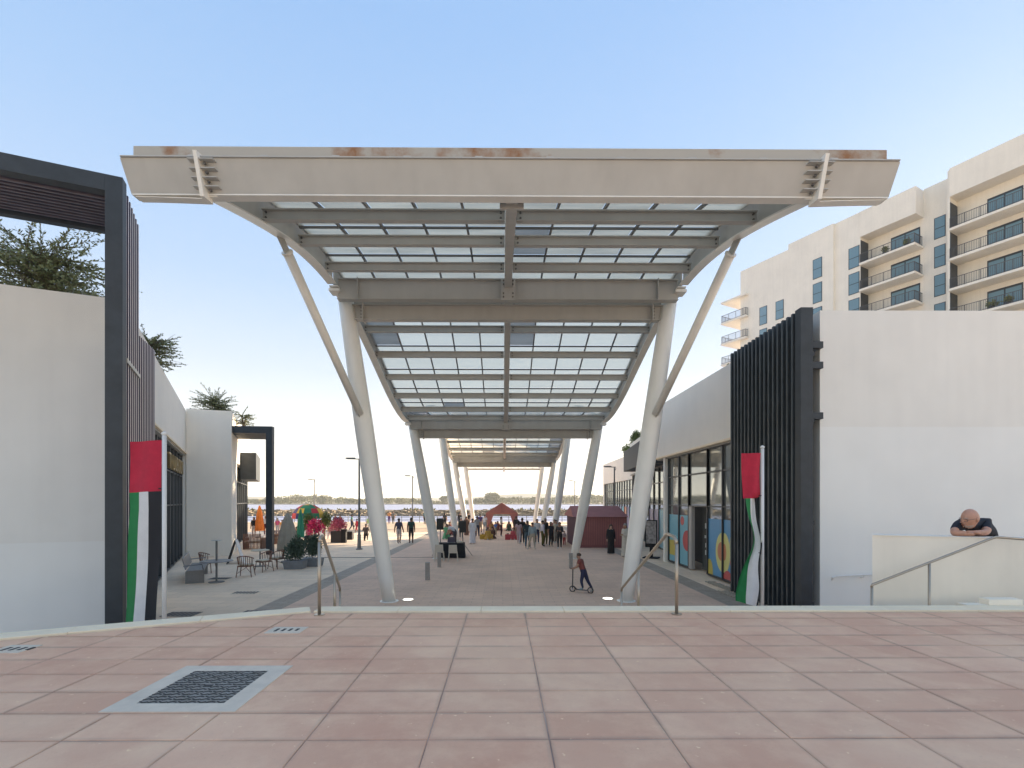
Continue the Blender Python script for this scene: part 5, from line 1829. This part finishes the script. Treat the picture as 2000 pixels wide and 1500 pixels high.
person('man in pale robe half hidden by the front right canopy column', 1221, 1088, 1.78, 250, 'carry', (.56, .53, .46), (.56, .53, .46), 1, sleeves='long', hair='short', haircol='grey', robe=(.56, .53, .46))
person('man in long white robe walking beside the loudspeaker', 923, 1062, 1.76, -20, 'stand', Wt, Wt, 1, sleeves='long', robe=(.66, .66, .70), shoes=Bk)
person('man in purple shirt seen from behind left of the open tent', 938, 1040, 1.75, 10, 'stand', (.09, .06, .20), Kh, 1, shoes=Bk)
person('person in white top close beside the man in purple', 947, 1041, 1.68, 20, 'stand', (.60, .60, .62), (.28, .32, .34), 0)
person('woman in white top and dark trousers standing before the open tent', 979, 1048, 1.66, 100, 'carry', (.62, .60, .55), (.07, .03, .04), 0, hair='long')
person('person in pale pink clothes walking past the red table', 1013, 1063, 1.62, 10, 'walk', (.48, .35, .37), (.48, .42, .44), 1, hair='long')
person('person in dark teal jacket and jeans seen from behind', 1030, 1071, 1.74, 5, 'stand2', (.02, .04, .05), (.06, .11, .15), 1, sleeves='long')
person('person in black behind the teal jacket with arms raised', 1020, 1062, 1.80, -10, 'photo', Bk, Bk, 1, sleeves='long')
person('person in light blue shirt and khaki trousers, legs apart', 1040, 1073, 1.66, 3, 'wide', (.28, .36, .40), (.42, .37, .29), 1, sleeves='long', shoes=Wt)
person('man in pale lilac shirt and olive trousers in side view', 1060, 1067, 1.70, 80, 'stand', (.55, .52, .60), (.10, .09, .02), 1, sleeves='long', shoes=Bk)
person('tall person in black with green cap behind the lilac shirt', 1065, 1066, 1.84, 40, 'stand', Bk, (.10, .09, .03), 2, sleeves='long', hair='cap', haircol='grey')
person('person in black dress leaning forward beside the olive trousers', 1076, 1068, 1.62, 150, 'stand2', (.03, .03, .035), Bk, 1, hair='long', shoes=Kh)
person('woman in dark grey coat looking at her phone', 1093, 1072, 1.66, 200, 'carry', (.06, .05, .05), Bk, 1, sleeves='long', hair='long', haircol='brown', shoes=Wt)
person('person in cream top behind the woman in dark grey', 1086, 1062, 1.66, 170, 'stand', (.58, .52, .40), (.4, .36, .3), 0, hair='short')
person('small child in red trousers beside the closed tent', 1102, 1066, .98, 190, 'stand', (.50, .38, .38), (.42, .06, .05), 0, haircol='brown')
person('person bending over in white shirt behind the loudspeakers', 889, 1064, 1.70, -70, 'bend', (.52, .53, .55), (.05, .05, .06), 1)
person('person with pale hair standing behind the right loudspeaker', 901, 1052, 1.70, 180, 'stand', (.06, .09, .06), (.10, .12, .10), 0, haircol='white', sleeves='long')
person('person seated on the ground in yellow patterned dress', 953, 1054, 1.62, 160, 'sitlow', (.42, .26, .05), (.42, .26, .05), 1, hair='scarf', robe=(.42, .26, .05), sleeves='long')
person('person seated on the ground in black beside the yellow dress', 962, 1052, 1.62, 200, 'sitlow', (.06, .03, .03), (.2, .08, .03), 1, hair='scarf', robe=(.10, .05, .03), sleeves='long')
person('person seated in red at the low table by the open tent', 1003, 1054, 1.60, 190, 'sitlow', (.45, .08, .09), (.45, .08, .09), 1, hair='long', robe=(.45, .08, .09))
person('person seated in the open tent in orange robe', 960, 1037, 1.62, 170, 'sitlow', (.40, .20, .04), Bk, 1, hair='scarf', haircol='brown', robe=(.30, .15, .05))
person('person seated in the open tent wearing brown', 972, 1036, 1.62, 180, 'sitlow', (.25, .08, .06), Bk, 1, hair='scarf', haircol='brown', robe=(.25, .08, .06))
person('person seated in the open tent wearing green', 994, 1037, 1.62, 180, 'sitlow', (.06, .10, .06), Bk, 1, hair='scarf', robe=(.06, .08, .06))
person('seated person in green dress behind the left loudspeaker', 872, 1053, 1.62, 170, 'sit', (.10, .32, .16), (.12, .30, .16), 1, hair='scarf', haircol='brown', robe=(.12, .32, .17))
person('seated person in dark red behind the green dress', 878, 1046, 1.62, 170, 'sit', (.22, .06, .06), Bk, 1, hair='long', robe=(.2, .06, .05))
person('person in black standing among the columns near the water', 898, 1032, 1.72, 170, 'stand', Bk, Bk, 1, sleeves='long', hair='scarf', robe=Bk)
person('person in black standing by the fifth canopy column', 915, 1031, 1.70, 190, 'stand', Bk, (.2, .15, .12), 1, hair='long')
person('person in dark clothes at the waterfront railing', 869, 1031, 1.68, 20, 'stand', (.05, .05, .05), Bk, 1, hair='long')
person('person in orange shirt and purple trousers by the railing', 760, 1024, 1.72, 10, 'photo', (.65, .30, .12), (.13, .08, .22), 1)
person('person in grey at the railing beside the orange shirt', 768, 1024, 1.66, 10, 'stand', (.2, .2, .18), (.1, .1, .1), 1)
person('running child in red on the sunny promenade', 697, 1042, 1.35, 230, 'walk', (.42, .03, .05), (.30, .02, .05), 2, legs='short')
person('person in green top walking on the sunny promenade', 687, 1037, 1.65, 80, 'walk', (.12, .35, .25), Nv, 1)
person('person in pale green top behind the crouching photographer', 721, 1043, 1.65, 190, 'stand', (.35, .50, .25), (.5, .5, .48), 1)
person('woman in dark top and pink skirt standing by the shrub', 655, 1038, 1.66, 190, 'stand', (.10, .02, .04), (.42, .2, .2), 1, hair='long')
person('companion in dark top beside the pink skirt', 664, 1038, 1.66, 180, 'stand', (.07, .04, .03), (.35, .2, .16), 1, hair='long')
person('person in white headscarf near the orange umbrella', 519, 1046, 1.75, 180, 'stand', Wt, (.15, .03, .04), 1, sleeves='long', hair='scarf', haircol='white')
person('person in black near the orange umbrella', 496, 1050, 1.66, 170, 'stand', Bk, (.6, .5, .45), 1, hair='long')
person('man in white robe and headscarf left of the patchwork dome', 564, 1045, 1.78, 150, 'stand', Wt, Wt, 1, sleeves='long', hair='scarf', haircol='white', robe=(.70, .69, .66))
person('child in pink right behind the dark portal post', 542, 1044, 1.45, 170, 'stand', (.62, .10, .20), (.55, .5, .5), 0, hair='long', haircol='brown')
person('child in yellow and orange beside the child in pink', 551, 1046, 1.35, 170, 'walk', (.65, .32, .08), (.6, .55, .5), 0, haircol='brown')
person('person in pink seated beneath the patchwork dome', 604, 1060, 1.62, 180, 'sit', (.45, .15, .22), Nv, 1, hair='long')
person('person in navy seated beneath the patchwork dome', 580, 1062, 1.62, 180, 'sit', (.08, .04, .07), Nv, 1, hair='scarf')
person('person in pink and white by the flower planter', 646, 1052, 1.62, 170, 'sit', (.60, .30, .28), (.6, .5, .5), 0, hair='long')
person('person in white shirt partly hidden in the group under the canopy', 1049, 1062, 1.72, 170, 'stand', Wt, Nv, 1, sleeves='long')
person('person in maroon top at the edge of the group by the closed tent', 1083, 1060, 1.66, 200, 'stand', (.25, .04, .06), Bk, 1, hair='long')
person('woman in black robe behind the red covered table', 1008, 1046, 1.64, 190, 'stand', Bk, Bk, 1, hair='scarf', robe=Bk, sleeves='long')
person('child in blue shirt standing in front of the open tent', 968, 1047, 1.2, 30, 'stand', (.08, .16, .40), (.3, .27, .2), 1)
person('man in grey shirt behind the white robe', 932, 1050, 1.74, -10, 'stand2', (.30, .30, .31), Nv, 1)
person('woman in brown robe behind the right loudspeaker', 911, 1046, 1.64, 170, 'stand', (.16, .09, .06), Bk, 1, hair='scarf', haircol='brown', robe=(.18, .10, .07), sleeves='long')
person('person in orange top beside the third canopy column', 885, 1042, 1.66, 160, 'stand', (.50, .20, .08), Bk, 1, hair='long')
person('man in white shirt walking at the sunny edge of the plaza', 846, 1036, 1.74, 60, 'walk', Wt, Kh, 1)
person('person in teal at the quay railing near the second column', 830, 1025, 1.68, 20, 'stand', (.05, .20, .22), Bk, 1)
person('child in yellow near the quay railing', 737, 1027, 1.25, 120, 'walk', (.60, .45, .08), (.1, .1, .2), 0)
q = ground(1003, 1053)
t_ = thing('low_table', 'low red covered table with bowls near the open tent', 'table', (q.x - .1, q.y - .5, 0))
MB().box(-.55, .55, -.3, .3, 0, .40).build('cover', cmat((.45, .07, .08)), t_, bevel=.02)
for k in range(3):
    MB().lathe([(.05, .405), (.11, .47), (.10, .47)], 10, (-.35 + .33 * k, 0, 0)).build('bowl', cmat((.12, .08, .05)), t_)
q = ground(948, 1052)
t_ = thing('low_table', 'low yellow covered table in front of the seated women', 'table', (q.x + .1, q.y - .4, 0))
MB().box(-.5, .5, -.3, .3, 0, .36).build('cover', cmat((.45, .30, .05)), t_, bevel=.02)
for k in range(3):
    MB().lathe([(.05, .365), (.10, .42), (.09, .42)], 10, (-.3 + .3 * k, 0, 0)).build('bowl', cmat((.10, .05, .03)), t_)

# boy on the kick scooter -------------------------------------------------
POSES['scoot'] = {'pelvis': (.0, -.02, .53), 'spine': (0, .03, .64), 'chest': (0, .075, .745), 'neck': (0, .105, .825), 'head': (0, .125, .885), 'top': (0, .125, .945),
                  'shr': (-.098, .075, .785), 'shl': (.098, .075, .785), 'elr': (-.15, .10, .655), 'wrr': (-.13, .22, .60), 'har': (-.12, .27, .60), 'ell': (.15, .10, .655), 'wrl': (.13, .22, .60), 'hal': (.12, .27, .60),
                  'hipr': (-.048, -.02, .505), 'hipl': (.048, -.02, .505), 'knr': (-.045, .035, .30), 'anr': (-.025, -.005, .115), 'tor': (-.025, .085, .090),
                  'knl': (.055, -.10, .29), 'anl': (.05, -.23, .085), 'tol': (.055, -.16, .028)}
bq = ground(1139, 1158)
hb = 1.30
FACE = -62
boy = person('boy in maroon shirt and navy trousers riding a kick scooter', 1139, 1158, hb, FACE, 'scoot', (.20, .055, .045), (.025, .03, .07), 1, haircol='brown', shoes=(.30, .36, .36))
scz = thing('kick_scooter', 'black kick scooter ridden by the boy in maroon', 'scooter', (bq.x, bq.y, 0), R(-FACE))
SB = mat('scooter_black', (.02, .02, .022), .4)
RIMM = mat('scooter_rim', (.45, .42, .42), .4, metal=.5)
def swheel(y, nm):
    wh = MB()
    for k in range(20):
        a0, a1 = 2 * math.pi * k / 20, 2 * math.pi * (k + 1) / 20
        wh.bar((0, y + .088 * math.cos(a0), .1 + .088 * math.sin(a0)), (0, y + .088 * math.cos(a1), .1 + .088 * math.sin(a1)), .03, .024, up=(1, 0, 0))
    o = wh.build('wheel', SB, scz)
    rm = MB()
    for k in range(5):
        a0 = 2 * math.pi * k / 5
        rm.bar((0, y, .1), (0, y + .08 * math.cos(a0), .1 + .08 * math.sin(a0)), .014, .016, up=(1, 0, 0))
    rm.tube([(-.025, y, .1), (.025, y, .1)], .02, 10)
    rm.build('rim', RIMM, o)
swheel(.36, 'f')
swheel(-.24, 'b')
MB().box(-.055, .055, -.17, .22, .085, .105).build('deck', SB, scz)
MB().bar((0, .22, .095), (0, .33, .20), .05, .03).build('neck', SB, scz)
MB().tube([(0, .36, .1), (0, .355, .26), (0, .345, .78)], .018, 8).build('steering_column', SB, scz)
MB().tube([(-.2, .345, .782), (.2, .345, .782)], .014, 8).build('handlebar', SB, scz)
MB().bar((0, -.16, .10), (0, -.32, .19), .06, .01).build('mudguard', RIMM, scz)

# bald man leaning on the parapet -----------------------------------------
def build_leaner():
    S = 1.12
    o = at(1893, 1049, 7.84)
    ox, oy, oz = o.x, o.y, 2.36
    J = {'pelvis': (.10, .62, -.10), 'spine': (.09, .46, .06), 'chest': (.05, .22, .185), 'neck': (-.01, .08, .215), 'head': (-.035, .0, .25), 'top': (-.04, -.03, .325),
         'shr': (-.17, .17, .155), 'elr': (-.255, -.02, .055), 'wrr': (-.07, -.075, .045), 'har': (-.0, -.075, .045),
         'shl': (.23, .19, .19), 'ell': (.27, .02, .055), 'wrl': (.02, -.02, .055), 'hal': (-.08, -.035, .06),
         'hipr': (.0, .62, -.15), 'knr': (-.02, .55, -.58), 'anr': (-.02, .60, -.98), 'tor': (-.03, .44, -1.005),
         'hipl': (.2, .62, -.15), 'knl': (.21, .56, -.58), 'anl': (.22, .64, -.98), 'tol': (.22, .48, -1.005)}
    J = {k: (x + max(0, y - .03) * 1.30, y, z) for k, (x, y, z) in J.items()}
    rad = {'pelvis': (.17, .14), 'spine': (.175, .14), 'chest': (.185, .135), 'neck': (.078, .078), 'head': (.06, .06), 'top': (.03, .03)}
    for n in 'rl':
        rad.update({'sh' + n: (.085, .085), 'el' + n: (.05, .05), 'wr' + n: (.034, .032), 'ha' + n: (.036, .024), 'hip' + n: (.10, .10), 'kn' + n: (.065, .065), 'an' + n: (.045, .045), 'to' + n: (.045, .03)})
    me = skin_mesh(J, rad, EDG, 'pelvis', 2)
    sk = mat('skin_ruddy', (.56, .29, .19), .5, var=.12, scale=14)
    shirt = mat('navy_tshirt', (.018, .022, .032), .85, var=.25, scale=9, bump=.25, bscale=22)
    trous = cmat((.06, .06, .07))
    for m in (sk, shirt, trous, cmat(Bk)):
        me.materials.append(m)
    E = [(a, b, Vector(J[a]), Vector(J[b]), (sum(rad[a]) + sum(rad[b])) / 4) for a, b in EDG]
    idx = []
    for p in me.polygons:
        best = min((seg_dist(p.center, va, vb)[0] - r, a, b, seg_dist(p.center, va, vb)[1]) for a, b, va, vb, r in E)
        _, a, b, t = best
        if a in ('neck', 'head') or a.startswith(('wr', 'el')):
            i = 0
        elif a == 'chest' and b == 'neck':
            i = 0 if t > .72 else 1
        elif a.startswith('sh'):
            i = 1 if t < .72 else 0
        elif a in ('spine', 'chest'):
            i = 1
        elif a == 'pelvis' and b == 'spine':
            i = 1
        elif a.startswith('an'):
            i = 3
        else:
            i = 2
        idx.append(i)
    me.polygons.foreach_set('material_index', idx)
    ob = link('person', me, None, (ox, oy, oz))
    ob.scale = (S, S, S)
    tag(ob, 'bald man in navy t-shirt leaning with folded arms on the beige parapet', 'person')
    # head: a sculpted ellipsoid with brow, nose, cheeks, jaw and ears, bowed and turned to the plaza
    n, m = 40, 32
    vs, fs, mi = [], [], []
    beard = mat('grey_beard', (.48, .37, .31), .8, var=.25, scale=60)
    for i in range(m + 1):
        th = math.pi * i / m
        for k in range(n):
            ph = 2 * math.pi * k / n
            x, y, z = math.sin(th) * math.cos(ph), math.sin(th) * math.sin(ph), math.cos(th)   # face looks to -y
            r = 1.0
            px_, py_, pz_ = .078 * x, .100 * y, .120 * z
            if z < -.1:
                px_ *= 1 - .30 * min(1, (-z - .1) / .9)
                py_ = py_ * (1 - .12 * (-z)) - .012 * (-z)
            f = max(0, -y)
            nose = math.exp(-((x / .17) ** 2)) * math.exp(-(((z + .20) / .20) ** 2)) * f
            py_ -= .028 * nose
            brow = math.exp(-(((z - .06) / .09) ** 2)) * f * (1 if abs(x) < .75 else 0)
            py_ -= .007 * brow
            eye = (math.exp(-(((x - .38) / .16) ** 2)) + math.exp(-(((x + .38) / .16) ** 2))) * math.exp(-(((z + .06) / .08) ** 2)) * f
            py_ += .012 * eye
            mouth = math.exp(-((x / .3) ** 2)) * math.exp(-(((z + .52) / .05) ** 2)) * f
            py_ += .006 * mouth
            chin = math.exp(-((x / .35) ** 2)) * math.exp(-(((z + .82) / .16) ** 2)) * f
            py_ -= .012 * chin
            vs.append((px_, py_, pz_))
    for i in range(m):
        for k in range(n):
            fs.append((i * n + k, (i + 1) * n + k, (i + 1) * n + (k + 1) % n, i * n + (k + 1) % n))
            zc = math.cos(math.pi * (i + .5) / m)
            yc = math.sin(math.pi * (i + .5) / m) * math.sin(2 * math.pi * (k + .5) / n)
            xc = math.sin(math.pi * (i + .5) / m) * math.cos(2 * math.pi * (k + .5) / n)
            mi.append(1 if (zc < -.60 and yc < .0) or (-.50 < zc < -.40 and yc < -.4 and abs(xc) < .32) else 0)
    mb = MB()
    mb.add(vs, fs)
    mb.m = mi
    for s in (-1, 1):
        mb.lathe([(.006, -.030), (.016, -.02), (.020, .005), (.014, .028), (.004, .034)], 10, (s * .080, .012, -.012), sx=.45, sy=1.0)
    hd = mb.build('head', [sk, beard], ob, smooth=True)
    hd.location = (-.03, -.045, .262)
    hd.rotation_euler = (R(9), R(2), R(-84))
    hd.scale = (1.16, 1.16, 1.16)
    gl = MB()
    for s in (-1, 1):
        gl.tube([(s * .032 + .024 * math.cos(a), -.102, -.006 + .018 * math.sin(a)) for a in [2 * math.pi * k / 12 for k in range(13)]], .0022, 5)
        gl.tube([(s * .056, -.100, 0), (s * .079, -.02, .003), (s * .080, .02, .0)], .0022, 5)
    gl.tube([(-.009, -.106, -.002), (.009, -.106, -.002)], .002, 5)
    g_ = gl.build('glasses', BOLT, ob)
    g_.location, g_.rotation_euler, g_.scale = hd.location, hd.rotation_euler, hd.scale
    eb = MB()
    for s in (-1, 1):
        eb.tube([(s * .014, -.103, .018), (s * .034, -.102, .024), (s * .056, -.090, .016)], [.004, .0055, .003], 6)
    e_ = eb.build('eyebrows', beard, ob)
    e_.location, e_.rotation_euler, e_.scale = hd.location, hd.rotation_euler, hd.scale
    # fingers of both resting hands
    for (hx, hy, hz, sgn) in ((.03, -.075, .045, 1), (-.11, -.04, .06, -1)):
        fg = MB()
        for k in range(4):
            yy = hy - .028 + .019 * k
            L = (.058, .068, .064, .05)[k]
            fg.tube([(hx - sgn * .02, yy, hz + .006), (hx + sgn * L * .5, yy - .003, hz + .008), (hx + sgn * L * .85, yy - .004, hz - .006), (hx + sgn * L, yy - .004, hz - .022)], [.0105, .010, .009, .007], 8)
        fg.tube([(hx - sgn * .05, hy - .02, hz + .012), (hx - sgn * .02, hy - .05, hz + .014), (hx + sgn * .012, hy - .055, hz + .004)], [.013, .011, .008], 8)
        fg.build('fingers', sk, ob, smooth=True)
build_leaner()

# ================================================================== AIR
hz = MB().box(-1600, 1600, -130, 1200, -5.0, 48).build('haze', None)
hz.data.materials.clear()
HM = bpy.data.materials.new('evening_haze')
HM.use_nodes = True
HM.node_tree.nodes.remove(HM.node_tree.nodes['Principled BSDF'])
pv = HM.node_tree.nodes.new('ShaderNodeVolumePrincipled')
pv.inputs['Color'].default_value = (0.95, 0.95, 0.93, 1)
pv.inputs['Density'].default_value = 0.00032
pv.inputs['Anisotropy'].default_value = 0.2
HM.node_tree.links.new(pv.outputs[0], HM.node_tree.nodes['Material Output'].inputs['Volume'])
hz.data.materials.append(HM)
stuff(hz, 'thin pale evening haze over the plaza and the far shore', 'haze')
